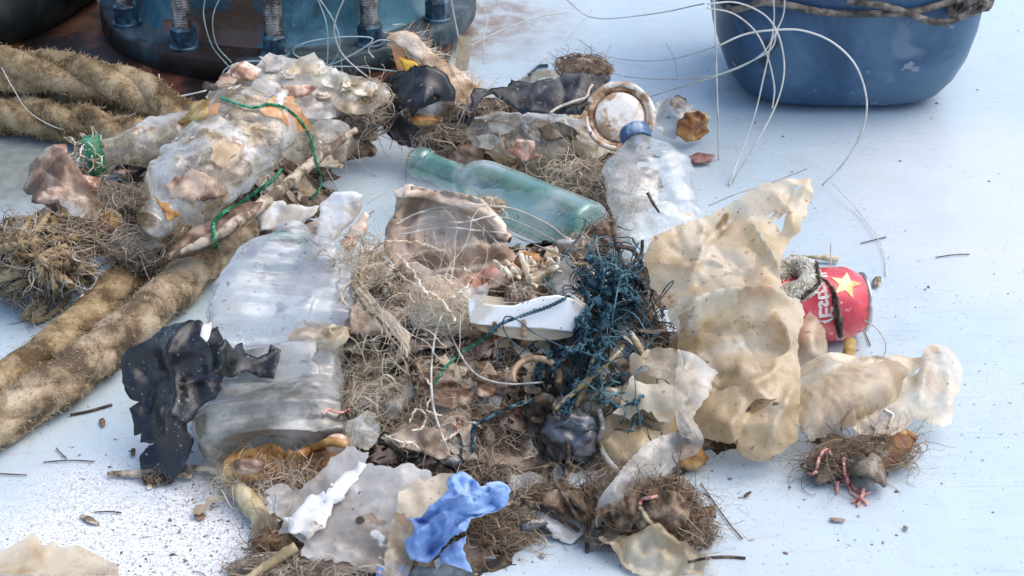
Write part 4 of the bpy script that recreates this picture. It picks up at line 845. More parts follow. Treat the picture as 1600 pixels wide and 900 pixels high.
# ------------------------------------------------------------------ upper middle: buff tuft, black film, silty bag, lid
dr = tuft('buff_fibre_tuft', 'big buff hairy fibre tuft standing up behind the black film', 'fibre', (690, 142), .045, (.040, .018, .020), 260, .05, .0004, 'fibpale', 'buff', 61, curl=.14, rot=-30)
sheet('wrapper', [(604, 60), (612, 52), (632, 48), (652, 58), (668, 76), (690, 96), (716, 112), (742, 130), (764, 152), (752, 168), (720, 172), (696, 160), (676, 136), (664, 122), (668, 110), (650, 94), (634, 78), (618, 70)], mat['buff'], anchor=(705, 184), z=.03, tilt=56, amp=.014, scale=.04, sp=.003, rag=.004, seed=62, parent=dr, th=.0012, bulge=lambda s, t: .012*np.sin(s*3.1))
pa = np.array([L(612, 62, 150), L(640, 78, 155), L(672, 108, 160), L(715, 135, 165), L(745, 150, 168)]); rr = np.random.RandomState(6)
ca = catmull(pa, 60)[rr.randint(0, 60, 700)]+rr.normal(size=(700, 3))*(.006, .007, .007); tdir = np.tile((.80, .15, -.40), (700, 1))+rr.normal(size=(700, 3))*.22; tdir /= np.linalg.norm(tdir, axis=1)[:, None]
v, f = tubes(wander(ca, tdir, 9, .0042, .13, 66)-np.array(dr.location), .0004*np.linspace(1, .4, 9), 3); stuff(obj('fibres', mesh('fibres', v, f, False), mat['fibpale'], dr))
sheet('orange_film', [(608, 66), (628, 70), (644, 128), (632, 132), (622, 110)], mat['orange'], anchor=(632, 150), z=.05, tilt=62, amp=.004, seed=63, sp=.005, rag=.001, label='orange film strip hanging below the tip of the buff tuft', cat='plastic film')
sheet('yellow_film', [(622, 88), (648, 96), (667, 112), (655, 126), (640, 128)], mat['yellow'], anchor=(645, 152), z=.056, tilt=60, amp=.003, seed=64, sp=.005, rag=.001, label='bright yellow film triangle beside the orange film strip', cat='plastic film')
ribbon('white_plastic_tongue', [L(721, 108, 165), L(724, 80, 165), L(728, 55, 166)], [.016, .018, .015], mat['cream'], seed=65, amp=.001, th=.003, cup=1.2, hint=(0, -1, .2), label='cream plastic tongue standing upright behind the buff tuft', cat='scrap')
sheet('black_film', [(735, 160), (742, 142), (790, 138), (800, 124), (832, 128), (880, 118), (940, 114), (956, 122), (945, 140), (920, 168), (905, 182), (860, 180), (820, 178), (796, 166), (770, 150), (752, 158), (735, 182)], mat['black'], anchor=(850, 215), z=.082, tilt=40, amp=.014, scale=.07, dirw=80, k_amp=.6, rnd=5, sp=.0034, seed=66, rag=.005, label='wide crumpled black film across the top of the silty bag', cat='plastic film')
bl = thing('black_film_loop', 'black film loop folded round below the buff tuft', 'plastic film', tuple(W(650, 220, 0)))
ribbon('film_fold', [W(612, 168, .06), W(618, 145, .085), W(640, 136, .10), W(668, 132, .105), W(684, 145, .095), W(676, 160, .085), W(640, 168, .08)], [.02, .042, .046, .05, .045, .035, .02], mat['black'], twist=[0, 10, 30], seed=67, amp=.006, parent=bl, hint=(0, -.8, .6))
ribbon('film_fold', [W(614, 165, .06), W(616, 190, .05), W(640, 208, .04), W(680, 208, .04), W(715, 196, .05), W(735, 176, .065)], [.02, .03, .035, .035, .03, .03], mat['black'], twist=0, seed=68, amp=.005, parent=bl)
drape_sheet('clear_pocket', [(640, 190), (655, 172), (690, 160), (722, 158), (716, 188), (690, 200), (655, 198)], mat['dirtyclear'], amp=.006, seed=69, label='small clear film pocket with orange inside, held in the black film loop', cat='plastic film')
blob('orange_lump', (664, 188), 0, (.015, .008, .006), 'kelp', 70, None, 'orange brown lump lying inside the black film loop', 'lump', drop=True)
tuft('brown_tuft', 'reddish brown fibre tuft standing on the far edge of the black film', 'fibre', (912, 106), .075, (.034, .015, .016), 500, .025, .0006, 'fibbrown', 'peel', 71, rot=-12)
drape_sheet('cream_scrap', [(808, 124), (838, 112), (878, 110), (872, 122), (830, 130)], mat['cream'], amp=.004, seed=72, label='cream scrap lying along the top of the wide black film', cat='scrap')
strand('teal_thread', [(826, 118), (838, 106), (856, 104)], .0025, 'netblue', 'short teal twine end behind the cream scrap at the top of the heap', 'twine', off=.006)
sheet('silty_bag', [(728, 205), (742, 188), (775, 176), (800, 182), (850, 178), (905, 190), (940, 205), (965, 235), (940, 245), (905, 262), (872, 272), (840, 276), (800, 262), (755, 240), (735, 228)], mat['olive'], z=.035, tilt=30, amp=.016, scale=.065, seed=73, sp=.005, bulge=lambda s, t: .025*np.sin(s*3.14)*np.sin(t*3.14), label='cloudy yellowish clear bag full of silt behind the green glass bottle', cat='plastic bag')
for k, (a, b, rx, ry, m, lab) in enumerate([(818, 236, 34, 16, 'pink', 'pinkish silt scrap at the middle of the silty bag'), (778, 200, 24, 12, 'whitefilm', 'milky scrap at the left end of the silty bag'), (870, 205, 36, 13, 'mud', 'grey silt scrap along the back of the silty bag'), (905, 232, 24, 12, 'tanclear', 'tan film scrap at the right end of the silty bag'), (762, 222, 20, 12, 'foam', 'pale scrap low on the left of the silty bag')]): drape_sheet('silt_scrap', scrap_outline(a, b, rx, ry, 740+k), mat[m], lift=.003, spx=4.5, amp=.009, scale=.03, rag=3, seed=750+k, label=lab, cat='scrap')
tuft('weed_roots', 'curly dark weed roots on the deck above the green bottle neck', 'weed', (700, 226), .035, (.035, .022, .020), 420, .06, .0008, 'fibgrey', 'debris', 74, curl=.5, pull=3)
tuft('weed_roots', 'short brown weed tuft tucked under the left end of the wide black film', 'weed', (742, 176), .06, (.022, .014, .014), 200, .035, .0008, 'fibgrey', 'debris', 75, curl=.4)
blob('brown_pebble', (728, 246), .03, (.022, .014, .014), 'peel', 76, None, 'wet dark brown pebble touching the green bottle shoulder', 'pebble', .2)
tuft('weed_mat', 'brown fibrous weed mat under the silty bag beside the blue capped bottle', 'weed', (922, 288), .045, (.050, .022, .022), 620, .05, .0008, 'fibtan', 'mud', 77, curl=.3, rot=-20)
tuft('weed_mat', 'dark weed mat wedged between the glass bottle and the blue capped bottle', 'weed', (930, 322), .035, (.04, .02, .018), 420, .05, .0008, 'fibgrey', 'debris', 78, curl=.3, rot=-20)
# cracked round lid
lc = W(968, 182, .105); lf = np.array((-.10, -.80, .58)); lf /= np.linalg.norm(lf); lx = np.cross((0, 0, 1), lf); lx /= np.linalg.norm(lx); ly = np.cross(lf, lx); LM = np.stack([lx, ly, lf], 1)
lid = thing('tub_lid', 'round stained white lid in a cracked rim leaning against the black film', 'lid', (lc[0], lc[1], 0)); LB = np.array(lid.location)
v, f = lathe([(0, .004), (.02, .0045), (.031, .003), (.0335, .0), (.033, -.003), (0, -.003)], 56); v[:, 2] += .0006*fbm(v*90, 3, 2); obj('lid_disc', mesh('lid_disc', v@LM.T*.8+lc-LB, f), mat['lid'], lid)
v, f = lathe([(.033, -.004), (.036, -.004), (.042, -.002), (.043, .002), (.041, .003), (.036, -.001)], 60); a = np.degrees(np.arctan2(v[:, 1], v[:, 0])); obj('inner_groove', mesh('inner_groove', v@LM.T*.8+lc-LB, f), mat['lidrust'], lid)
def arc_rim(a0, a1, r, w, h, m, nm):
    n = 50; aa = np.radians(np.linspace(a0, a1, n)); pr = np.array([(-w, -.002), (-w*.9, h*.6), (-w*.3, h), (w*.5, h), (w, h*.5), (w, -.006), (0, -.007)])
    jag = 1+.35*fbm(np.c_[aa*3, 0*aa, 0*aa], 3, int(a0+400))
    V = np.array([((r+q[0]*jag[i])*math.cos(x), (r+q[0]*jag[i])*math.sin(x), q[1]) for i, x in enumerate(aa) for q in pr]); k = len(pr)
    F = [[i*k+j, i*k+(j+1) % k, (i+1)*k+(j+1) % k, (i+1)*k+j] for i in range(n-1) for j in range(k)]+[list(range(k))[::-1], list(range((n-1)*k, n*k))]
    obj(nm, mesh(nm, V@LM.T*.8+lc-LB, F), mat[m], lid)
arc_rim(-22, 158, .0445, .0042, .005, 'lid', 'rim'); arc_rim(184, 268, .0445, .003, .005, 'lid', 'rim'); arc_rim(270, 336, .043, .006, .004, 'lidrust', 'rim')
yarn('loose_cord', [(858, 178), (872, 168), (898, 158), (916, 152), (921, 140), (926, 132)], .0014, 'fibpale', 'loose pale cord hooked over the rim of the round lid', 'cord', off=.006)
# clear scrap with orange end right of the lid
sheet('orange_ended_scrap', [(1018, 170), (1030, 152), (1062, 152), (1085, 168), (1096, 190), (1086, 205), (1066, 218), (1040, 212), (1024, 200)], mat['olive'], z=.012, tilt=45, amp=.018, scale=.04, sp=.004, seed=85, label='silted clear scrap at the right of the round lid', cat='plastic film')
for k, (a, b, r_, m) in enumerate([(1080, 184, .010, 'pink'), (1060, 160, .009, 'mud'), (1098, 185, .008, 'bone')]):
    blob('crust_lump', (a, b), .022, (r_, r_*.8, r_*.9), m, 90+k, bpy.data.objects['orange_ended_scrap'], amp=.4, freq=2.2)
drape_sheet('orange_scrap', [(1058, 190), (1072, 176), (1092, 174), (1106, 186), (1108, 206), (1094, 218), (1072, 222), (1058, 210)], mat['kelp'], lift=.006, spx=4, amp=.020, scale=.03, rag=3, th=.002, seed=89, label='orange brown crumpled scrap on the right end of the clear silted scrap', cat='scrap')
sheet('maroon_flake', [(1076, 250), (1090, 243), (1118, 247), (1112, 258), (1080, 258)], mat['maroon'], z=.003, tilt=0, amp=.001, sp=.006, th=.002, seed=88, label='flat maroon flake lying on the white deck right of the blue capped bottle', cat='flake')

# ------------------------------------------------------------------ middle: cloth, fibres, tray, net
sheet('white_scrap', [(402, 322), (430, 315), (462, 318), (498, 322), (490, 338), (466, 352), (440, 358), (408, 362), (402, 342)], mat['tissue'], z=.06, tilt=40, amp=.007, scale=.03, sp=.004, seed=101, label='white crumpled plastic scrap just above the neck of the flattened water bottle', cat='scrap')
tw = sheet('white_twist', [(500, 318), (522, 302), (548, 297), (566, 306), (568, 322), (552, 345), (530, 370), (508, 392), (490, 402), (476, 386), (490, 370), (498, 345)], mat['tissue'], z=.055, tilt=48, amp=.010, scale=.03, sp=.004, seed=102, dirw=35, label='twisted white plastic scrap standing right of the flattened bottle neck', cat='scrap')
sheet('pink_strip', [(528, 388), (548, 352), (570, 330), (578, 336), (570, 362), (545, 392)], mat['pink'], z=.05, tilt=40, amp=.006, sp=.004, seed=103, th=.002, label='pinkish leathery strip along the right of the twisted white scrap', cat='scrap')
sheet('grey_scrap', [(462, 372), (478, 352), (500, 345), (498, 372), (484, 384)], mat['mud'], z=.05, tilt=35, amp=.005, sp=.005, seed=104, label='grey muddy scrap between the two white scraps', cat='scrap')
blob('white_peg', (512, 398), .075, (.005, .014, .005), 'tissue', 105, None, 'small bluish white peg at the foot of the twisted white scrap', 'peg', .1, rot=-35)
# cloth
cl = sheet('crumpled_cloth', [(600, 392), (606, 360), (620, 330), (618, 300), (640, 290), (662, 302), (690, 305), (720, 312), (752, 322), (780, 345), (795, 372), (792, 388), (820, 402), (850, 408), (838, 432), (800, 440), (760, 448), (700, 452), (650, 440), (620, 420)], mat['cloth'], anchor=(700, 470), z=.050, tilt=42, amp=.026, scale=.05, sp=.0026, rag=.003, th=.0016, seed=107,
           bulge=lambda s, t: .012*np.exp(-((s-.45)/.3)**2-((t-.55)/.35)**2), creases=[([(604, 395), (622, 345), (645, 302), (690, 312), (745, 330), (785, 360)], .022, .0045), ([(648, 400), (655, 350), (668, 318), (720, 332), (765, 352)], .012, .005), ([(640, 395), (635, 350), (648, 318)], -.016, .006), ([(660, 385), (700, 350), (740, 362)], -.016, .018), ([(640, 405), (700, 398), (760, 392), (800, 385)], .016, .006), ([(630, 420), (690, 416), (750, 410), (815, 400)], -.014, .005), ([(640, 432), (700, 430), (770, 422), (835, 405)], .015, .006), ([(700, 395), (712, 370), (706, 340)], .006, .003), ([(745, 390), (738, 365), (752, 345)], .009, .004), ([(672, 400), (680, 380), (674, 350)], .007, .003), ([(770, 400), (766, 375), (778, 360)], -.008, .004)], label='crumpled beige cloth lying below the green glass bottle', cat='cloth')
for k, (p, w, m) in enumerate([([(622, 305), (655, 302), (700, 312), (745, 325), (778, 350), (792, 380)], .012, 'cloth'),
                            ([(690, 448), (745, 440), (800, 425), (840, 405)], .022, 'clothpink')]):
    X = drape(p, 40, .004, 6); ribbon('cloth_fold', X, [w*.5, w, w*1.1, w, w*.5], mat[m], twist=12*math.sin(k*2.), seed=110+k, amp=.008, th=.0016, parent=cl, cup=1.1, scale=.02, m=11, hint=(0, -.7, .7))
tuft('cream_tag', 'cream fluffy scrap between the beige cloth and the green bottle', 'scrap', (770, 322), .07, (.016, .010, .010), 80, .02, .0006, 'fibpale', 'cream', 118)
# big clots under the fibres
blob('mud_clot', (590, 540), .045, (.042, .03, .026), 'mud', 120, None, 'large grey brown mud clot to the right of the flattened bottle', 'clot', .4, sub=5, freq=2.4)
blob('mud_clot', (655, 500), .05, (.045, .03, .028), 'mud', 121, None, 'broad mud clot under the ball of pale fibre', 'clot', .4, sub=5, freq=2.4)
blob('mud_clot', (560, 480), .05, (.025, .03, .022), 'mud', 122, None, 'mud clot under the tan fibre beard near the bottle shoulder', 'clot', .4, sub=5, freq=2.4)
for k, (a, b, rx, ry, m, lab) in enumerate([(590, 500, 48, 42, 'cloth', 'matted beige rag under the beard of tan rope'), (655, 520, 60, 34, 'mud', 'grey brown matted rag below the pale fibre ball'), (640, 440, 46, 26, 'cloth', 'beige rag edge between the cloth and the tan rope'), (575, 430, 36, 30, 'mud', 'grey matted rag beside the bottle shoulder'), (700, 620, 55, 26, 'peel', 'dark brown rag below the silver film'), (610, 620, 50, 40, 'mud', 'muddy rag under the lower end of the unravelled rope'),
        (660, 690, 60, 26, 'cloth', 'dirty beige rag low in the middle of the heap'), (770, 600, 40, 26, 'peel', 'brown rag in the hollow under the white tray'), (850, 640, 50, 30, 'debris', 'dark weedy rag below the rubber loop'), (900, 640, 44, 30, 'olive', 'olive film rag behind the grey film bundle'), (980, 600, 40, 30, 'mud', 'muddy rag right of the lower net')]):
    drape_sheet('matted_rag', scrap_outline(a, b, rx, ry, 800+k), mat[m], lift=.003, spx=5, amp=.018, scale=.03, rag=4, th=.0012, seed=810+k, label=lab, cat='rag')
sheet('silver_film', [(612, 570), (640, 545), (690, 535), (735, 530), (762, 535), (758, 570), (745, 582), (712, 575), (690, 590), (650, 598), (622, 592)], mat['darkfilm'], z=.035, tilt=40, amp=.010, scale=.03, seed=123, sp=.0045, label='shiny dark grey film crumpled under the white tray at its left', cat='plastic film')
# tan unravelled rope
def beard(name, label, cat, pxs, n, length, rad, m, width, seed, curl=.25, off=.004, dirn=None, grav=.03, bundle=0, base_r=.004, corem='fibtan'):
    X = drape(pxs, 60, off, 5); t = thing(name, label, cat, (X[0][0], X[0][1], 0)); b = np.array(t.location); rr = np.random.RandomState(seed)
    if base_r:
        v = []; 
        for k in range(14):
            ph_ = rr.uniform(0, 6.28); fr_ = rr.uniform(7, 15); o = base_r*rr.uniform(.3, 1.)*np.c_[np.cos(np.linspace(0, fr_, 60)+ph_), np.sin(np.linspace(0, fr_, 60)+ph_), .6*np.sin(np.linspace(1, fr_, 60)+ph_)]
            v.append(tube1(X+o+(0, 0, base_r*.5), base_r*rr.uniform(.16, .34), 6)[:2])
        V, F = join(v); V += .0012*np.c_[pn(V*130, 1), pn(V*130, 2), pn(V*130, 3)]; obj('yarn', mesh('yarn', V-b, F), mat[corem], t)
    T = np.gradient(X, axis=0); T /= np.linalg.norm(T, axis=1)[:, None]; pk = rr.randint(0, 60, n)
    st = X[pk]+rr.normal(size=(n, 3))*width; d = T[pk]*rr.choice([-1, 1], n)[:, None]*.8+rr.normal(size=(n, 3))*.6+(0, -.1, .1); d /= np.linalg.norm(d, axis=1)[:, None]
    k = 14; v, f = tubes(wander(st, d, k, length/(k-1), curl, seed, grav=grav, tether=9.)-b, HAIR*rad*np.exp(rr.normal(size=n)*.55)[:, None]*np.linspace(1, .55, k)[None], 3); stuff(obj('fibres', mesh('fibres', v, f, False), mat[m], t)); return t
beard('unravelled_rope', 'tan unravelled rope hanging in a beard from the cloth down to the mud clots', 'rope', [(600, 395), (575, 410), (560, 440), (580, 480), (610, 510), (635, 540), (625, 565), (590, 572), (562, 590), (548, 625), (545, 640)], 280, .055, .00055, 'fibtan', (.010, .010, .006), 124, base_r=.0055)
beard('unravelled_rope', 'tan rope curving from the cloth towards the ball of pale fibre', 'rope', [(590, 440), (612, 462), (650, 478), (690, 484), (720, 470)], 260, .055, .0004, 'fibtan', (.006, .006, .004), 125, base_r=.005)
beard('fibre_tangle', 'thin tan fringe of fibre beside the shoulder of the flattened water bottle', 'fibre', [(535, 405), (555, 415), (575, 400), (590, 380)], 240, .045, .0004, 'fibtan', (.010, .008, .005), 126, base_r=0, curl=.4)
tuft('pale_fibre_ball', 'ball of tangled pale cream fibre below the beige cloth', 'fibre', (690, 482), .098, (.026, .016, .022), 420, .10, .0004, 'fibpale', 'fibtan', 127, curl=.5, pull=7)
for k, p in enumerate([[(600, 410), (640, 440), (690, 470), (712, 500)], [(618, 395), (650, 430), (672, 470)], [(700, 470), (735, 440), (722, 415)], [(560, 400), (600, 380), (650, 378), (690, 392)]]):
    strand('pale_fibre_strand', p, .0011, 'fibpale', ['long pale strand crossing the beard of tan rope', 'pale strand running off the lower left of the beige cloth', 'pale strand looping up right of the pale fibre ball', 'pale strand over the left of the beige cloth'][k], 'strand', off=.008, jit=4, seed=k)
# tan rag over the big bottle
ribbon('rag_strip', drape([(455, 520), (478, 518), (505, 530), (530, 520), (545, 508)], 30, .004, 6), [.016, .030, .026, .020, .010], mat['tanclear'], seed=128, amp=.014, cup=.35, m=15, scale=.02, label='crumpled tan rag strip lying across the middle of the flattened water bottle', cat='rag')
# white tray
tm = thing('white_tray', 'white rust stained plastic tray tipped on edge in the middle of the heap', 'tray', tuple(W(825, 560, 0))); TB_ = np.array(tm.location)
def plane_pts(poly, anchor, z, tilt, yaw):
    A = W(*anchor, z); t = R(tilt); n = np.array((math.sin(R(yaw))*math.sin(t), -math.cos(R(yaw))*math.sin(t), math.cos(t)))
    return np.array([CAM+ray(*p)*(np.dot(A-CAM, n)/np.dot(ray(*p), n)) for p in poly]), n
wall = [(731, 470), (738, 466), (752, 467), (754, 474), (776, 477), (802, 478), (822, 471), (845, 464), (872, 461), (898, 468), (914, 479), (918, 490), (913, 506), (896, 519), (850, 514), (790, 511), (750, 508), (734, 505)]
Wp, wn_ = plane_pts(wall, (820, 515), .096, 66, 6)
back = Wp+np.array((0, .040, .004)); inn = Wp+(Wp.mean(0)-Wp)*.03-wn_*.003
k = len(wall); V = np.concatenate([Wp, Wp-wn_*.003, (Wp-wn_*.0005)*1])
F = [list(range(k))]+[[a_, k+a_, k+(a_+1) % k, (a_+1) % k] for a_ in range(k)]+[list(range(k, 2*k))[::-1]]
me_ = mesh('side_wall', V[:2*k]-TB_, F, False); o = obj('side_wall', me_, mat['whiteplastic'], tm); bv = o.modifiers.new('soft_edge', 'BEVEL'); bv.width = .0012; bv.segments = 2
base_px = [(738, 507), (790, 513), (850, 516), (897, 520), (893, 526), (870, 531), (825, 532), (786, 526), (752, 517)]
Bp, _ = plane_pts(base_px, (820, 515), .0945, 78, 6); k = len(base_px); V = np.concatenate([Bp, Bp+(0, .045, .004)]); F = [list(range(k))[::-1], list(range(k, 2*k))]+[[a_, (a_+1) % k, k+(a_+1) % k, k+a_] for a_ in range(k)]
obj('base', mesh('base', V-TB_, F, False), mat['cream'], tm)
for nm, (i0, i1) in (('end_wall', (9, 13)),):
    E = Wp[i0:i1+1]; k = len(E); dv = np.array((-.006 if nm == 'end_wall' else .003, .014, -.002)); V = np.concatenate([E+(0, .0035, 0), E+dv]); F = [[a_, a_+1, k+a_+1, k+a_] for a_ in range(k-1)]
    solid(obj(nm, mesh(nm, V-TB_, F, False), mat['whiteplastic'], tm), .0022)
drape_sheet('rust_streak', [(814, 500), (822, 499), (825, 530), (820, 556), (813, 555)], mat['lidrust'], amp=.0008, lift=.0012, spx=4, seed=131, rag=3, parent=tm)
drape_sheet('rust_streak', [(770, 504), (777, 503), (779, 552), (771, 560)], mat['lidrust'], amp=.0008, lift=.0012, spx=4, seed=132, rag=3, parent=tm)
# coral-like bleached pieces
def coral(name, label, c, z, m, seed, s=1.):
    c0 = W(c[0], c[1], z); rr = np.random.RandomState(seed); V = []
    for k in range(16):
        a = rr.uniform(0, 6.28); d = np.array((math.cos(a)*.7, -.2+.3*math.sin(a), .8)); d /= np.linalg.norm(d); d = d+rr.normal(size=3)*.45; d /= np.linalg.norm(d); ln = s*rr.uniform(.010, .024)
        p = c0+np.array((math.cos(a), math.sin(a), 0))*.006*s; pts = np.array([p-d*.008, p, p+d*ln*.5+rr.normal(size=3)*.002, p+d*ln+rr.normal(size=3)*.003])
        v, f, _ = tube1(catmull(pts, 12), s*np.interp(np.linspace(0, 1, 12), [0, .6, 1], [.0036, .0026, .0012]), 9); v += .0016*np.c_[pn(v*190, k), pn(v*140, k+3), pn(v*140, k+7)]; V.append((v, f))
    v, f = join(V); A = np.array((c0[0], c0[1], c0[2]-.01)); return tag(obj(name, mesh(name, v-A, f), mat[m], None, A), label, 'coral')
coral('bleached_coral', 'bleached branched coral piece standing on the left half of the white tray', (818, 440), .105, 'bone', 133, 1.25)
coral('bleached_coral', 'smaller pinkish coral piece right behind the bleached one', (848, 425), .105, 'bone', 134, .9)
blob('orange_lump', (826, 408), .10, (.012, .009, .008), 'kelp', 135, None, 'small orange lump between the pink cloth hem and the bleached coral', 'lump')
tuft('weed_knot', 'grey weed knot sitting on the rim of the white tray', 'weed', (812, 462), .105, (.012, .010, .011), 90, .025, .0007, 'fibgrey', 'mud', 136, curl=.4)
tuft('fluffy_clot', 'pale brown fluffy clot touching the base of the green glass bottle', 'clot', (905, 388), .085, (.020, .014, .015), 260, .018, .0005, 'fibtan', 'mud', 137)
tuft('fluffy_clot', 'reddish brown fluffy clot tangled in the top of the blue net', 'clot', (940, 372), .09, (.017, .014, .018), 260, .025, .0005, 'fibbrown', 'peel', 138)
drape_sheet('red_tipped_scrap', [(866, 376), (888, 370), (908, 372), (898, 380), (872, 382)], mat['tissue'], amp=.003, seed=139, label='white scrap lying on the base end of the green glass bottle', cat='scrap')
drape_sheet('clear_scrap', [(858, 420), (885, 402), (910, 425), (905, 460), (870, 465), (850, 450)], mat['whitefilm'], amp=.008, seed=140, scale=.03, label='clear crumpled scrap between the bleached coral and the blue net', cat='plastic film')
drape_sheet('clear_scrap', [(715, 452), (745, 448), (766, 440), (762, 462), (735, 470)], mat['whitefilm'], amp=.006, seed=141, scale=.03, label='pointed clear scrap just above the left end of the white tray', cat='plastic film')

# blue net
nt = thing('fishing_net', 'tangled dark blue fishing net hanging over the right end of the white tray', 'net', tuple(W(940, 640, 0))); nb_ = np.array(nt.location)
rr = np.random.RandomState(8)
tuft('weed_clump', 'dark weed caught behind the blue net', 'weed', (965, 520), .045, (.04, .02, .034), 900, .05, .0005, 'fibgrey', 'debris', 142, curl=.35)
tuft('weed_clump', 'dark weed filling the net below the white tray', 'weed', (900, 620), .02, (.05, .025, .018), 800, .05, .0005, 'fibbrown', 'debris', 143, curl=.35)
PV = []
for (a, b, z_, sx_, sz_, n, ln, cu) in ((950, 440, .098, .030, .017, 60, .09, .4), (930, 510, .085, .026, .026, 44, .14, .22), (985, 480, .08, .022, .022, 26, .10, .35), (975, 620, .05, .022, .012, 40, .10, .5), (935, 590, .055, .03, .02, 14, .2, .3)):
    c0 = W(a, b, z_); st = c0+rr.normal(size=(n, 3))*(sx_*.6, .012, sz_*.6); d = rr.normal(size=(n, 3)); d /= np.linalg.norm(d, axis=1)[:, None]
    PV.append(tubes(wander(st, d, 26, ln/25, cu, int(a+b), grav=.12, center=c0, pull=7), .0006, 4))
V, F = join([(v, f) for v, f in PV]); stuff(obj('tangled_twine', mesh('tangled_twine', V-nb_, F), mat['netblue'], nt))
for k, p in enumerate([[(918, 440), (922, 480), (916, 520), (924, 560), (936, 600), (942, 625)], [(935, 420), (945, 470), (938, 530), (948, 570)], [(905, 440), (920, 470), (902, 500), (908, 540), (890, 600), (886, 640)], [(960, 420), (985, 455), (1000, 480)], [(930, 620), (960, 632), (990, 628), (1010, 610)], [(860, 580), (885, 552), (920, 535), (950, 530)], [(840, 600), (852, 555), (885, 545)], [(928, 400), (955, 430), (985, 425), (1000, 450)], [(915, 430), (940, 450), (970, 445), (990, 470)], [(925, 470), (950, 480), (935, 510), (915, 500), (925, 470)], [(940, 540), (925, 580), (905, 600), (880, 650)]]):
    for q in range(3): yarn('net_twine', [(x+3.5*(q-1)+rr.normal()*3, y+rr.normal()*3) for x, y in p], .0011, 'netblue', None, None, off=.004+.002*q, parent=nt, jit=7, seed=k*3+q, pitch=.005, n=90)
for k, (a, b) in enumerate([(925, 442), (940, 430), (958, 438), (948, 455), (965, 462), (932, 470), (920, 405), (905, 500), (955, 405)]):
    v, f = join([tube1(.0034*np.c_[np.cos(np.linspace(0, 6.2, 14)+q), np.sin(np.linspace(0, 6.2, 14)), .7*np.sin(np.linspace(0, 12.4, 14)+q)], .0012, 5)[:2] for q in range(3)])
    c0 = CAM+ray(a, b)*(hit(upd(), a, b)-.004); obj('net_knot', mesh('net_knot', v+c0-nb_, f), mat['netblue'], nt)
# dark twig standing in the net
for k, (p, r_) in enumerate([([(958, 348, .12), (964, 385, .105), (975, 420, .095), (1000, 445, .085), (1010, 460, .08)], .0028), ([(975, 420, .096), (1000, 400, .10), (1004, 375, .112)], .002), ([(965, 385, .108), (990, 392, .105), (1008, 425, .09)], .002)]):
    stick('twig', p, [r_, r_, r_*.8], 'twig', ['dark branched twig rising out of the blue net beside the tan plastic', 'side twig forking up beside the tan plastic edge', 'thin twig bowed against the tan plastic edge'][k], 'twig', 150+k)
stick('twig', [(1012, 302, .12), (1022, 320, .115), (1030, 332, .11)], [.0018, .0016, .001], 'twig', 'short dark teal twig tip pressed on the face of the blue capped bottle', 'twig', 155)
stick('pale_stick', [(868, 640, .05), (905, 605, .066), (940, 575, .078), (972, 545, .088)], [.0018, .0024, .0024, .0016], 'reed', 'thin pale stem slanting up across the lower net', 'stick', 156)
stick('pale_stick', [(880, 700, .008), (905, 625, .05), (925, 575, .07), (935, 520, .085)], [.0022, .003, .0028, .002], 'reed', 'long pale stem leaning up through the net', 'stick', 157)
stick('pale_stick', [(985, 520, .085), (1000, 545, .08), (1008, 562, .075)], [.0024, .003, .0026], 'reed', 'stubby pale stem between the net and the tan plastic', 'stick', 158)
# rubber loop and red scraps
a = np.linspace(-.4, 3.5, 30); rc = W(838, 588, .066)
tube_obj('rubber_loop', np.stack([rc[0]+.020*np.cos(a), rc[1]+.016*np.sin(a), rc[2]+.008*np.sin(a)], 1), .0030, mat['rubber'], 'tan rubber loop sticking out of the dark hollow under the white tray', 'rubber ring', S=10)
blob('red_scrap', (868, 562), .062, (.010, .006, .005), 'redscrap', 160, None, 'red scrap behind the tan rubber loop', 'scrap'); blob('red_scrap', (815, 640), .03, (.008, .006, .006), 'redscrap', 161, None, 'dark red scrap at the foot of the heap below the rubber loop', 'scrap')
blob('red_scrap', (782, 552), .062, (.007, .005, .005), 'redscrap', 162, None, 'orange red speck of scrap under the left half of the white tray', 'scrap')
blob('red_scrap', (650, 640), .045, (.007, .005, .005), 'redscrap', 163, None, 'tiny red scrap in the brown fibre below the silver film', 'scrap')

def litter(nm, label, n, m, seed, rmin, rmax, minh=.014):
    rr = np.random.RandomState(seed); P0 = scatter(n, seed, minh); V = []; F = []; b = 0; G = 6
    g = np.linspace(-1, 1, G); gx_, gy_ = np.meshgrid(g, g, indexing='ij'); base = np.c_[gx_.ravel(), gy_.ravel()]
    quads = [[i*G+j, (i+1)*G+j, (i+1)*G+j+1, i*G+j+1] for i in range(G-1) for j in range(G-1)]
    for k in range(n):
        s_ = rmin+(rmax-rmin)*rr.uniform()**2; q = base*s_*(1, rr.uniform(.35, .9)); q = q+.28*s_*np.c_[pn(np.c_[base*1.3, 0*base[:, 0]], k), pn(np.c_[base*1.3, 0*base[:, 0]+9], k)]
        h = crumple(q, s_*.55, s_*1.1, seed+k); a_ = rr.uniform(0, 6.28); c_, s2 = math.cos(a_), math.sin(a_); q = q@np.array([[c_, s2], [-s2, c_]])
        tl = rr.normal(size=2)*.35; x = P0[k, 0]+q[:, 0]; y = P0[k, 1]+q[:, 1]; z_ = np.maximum(mound(x, y), 0)+.004+np.abs(h)+q@tl*.6+.004; V.append(np.c_[x, y, np.maximum(z_, .0015)])
        drop = rr.uniform(size=len(quads)) < .12; F += [[i+b for i in f_] for f_, d_ in zip(quads, drop) if not d_]; b += G*G
    o = obj(nm, mesh(nm, np.concatenate(V), F), mat[m]); solid(o, .0005); return tag(o, label, 'litter', kind='stuff')
litter('film_bits', 'small torn bits of tan film mixed through the whole heap', 150, 'tanclear', 901, .006, .022)
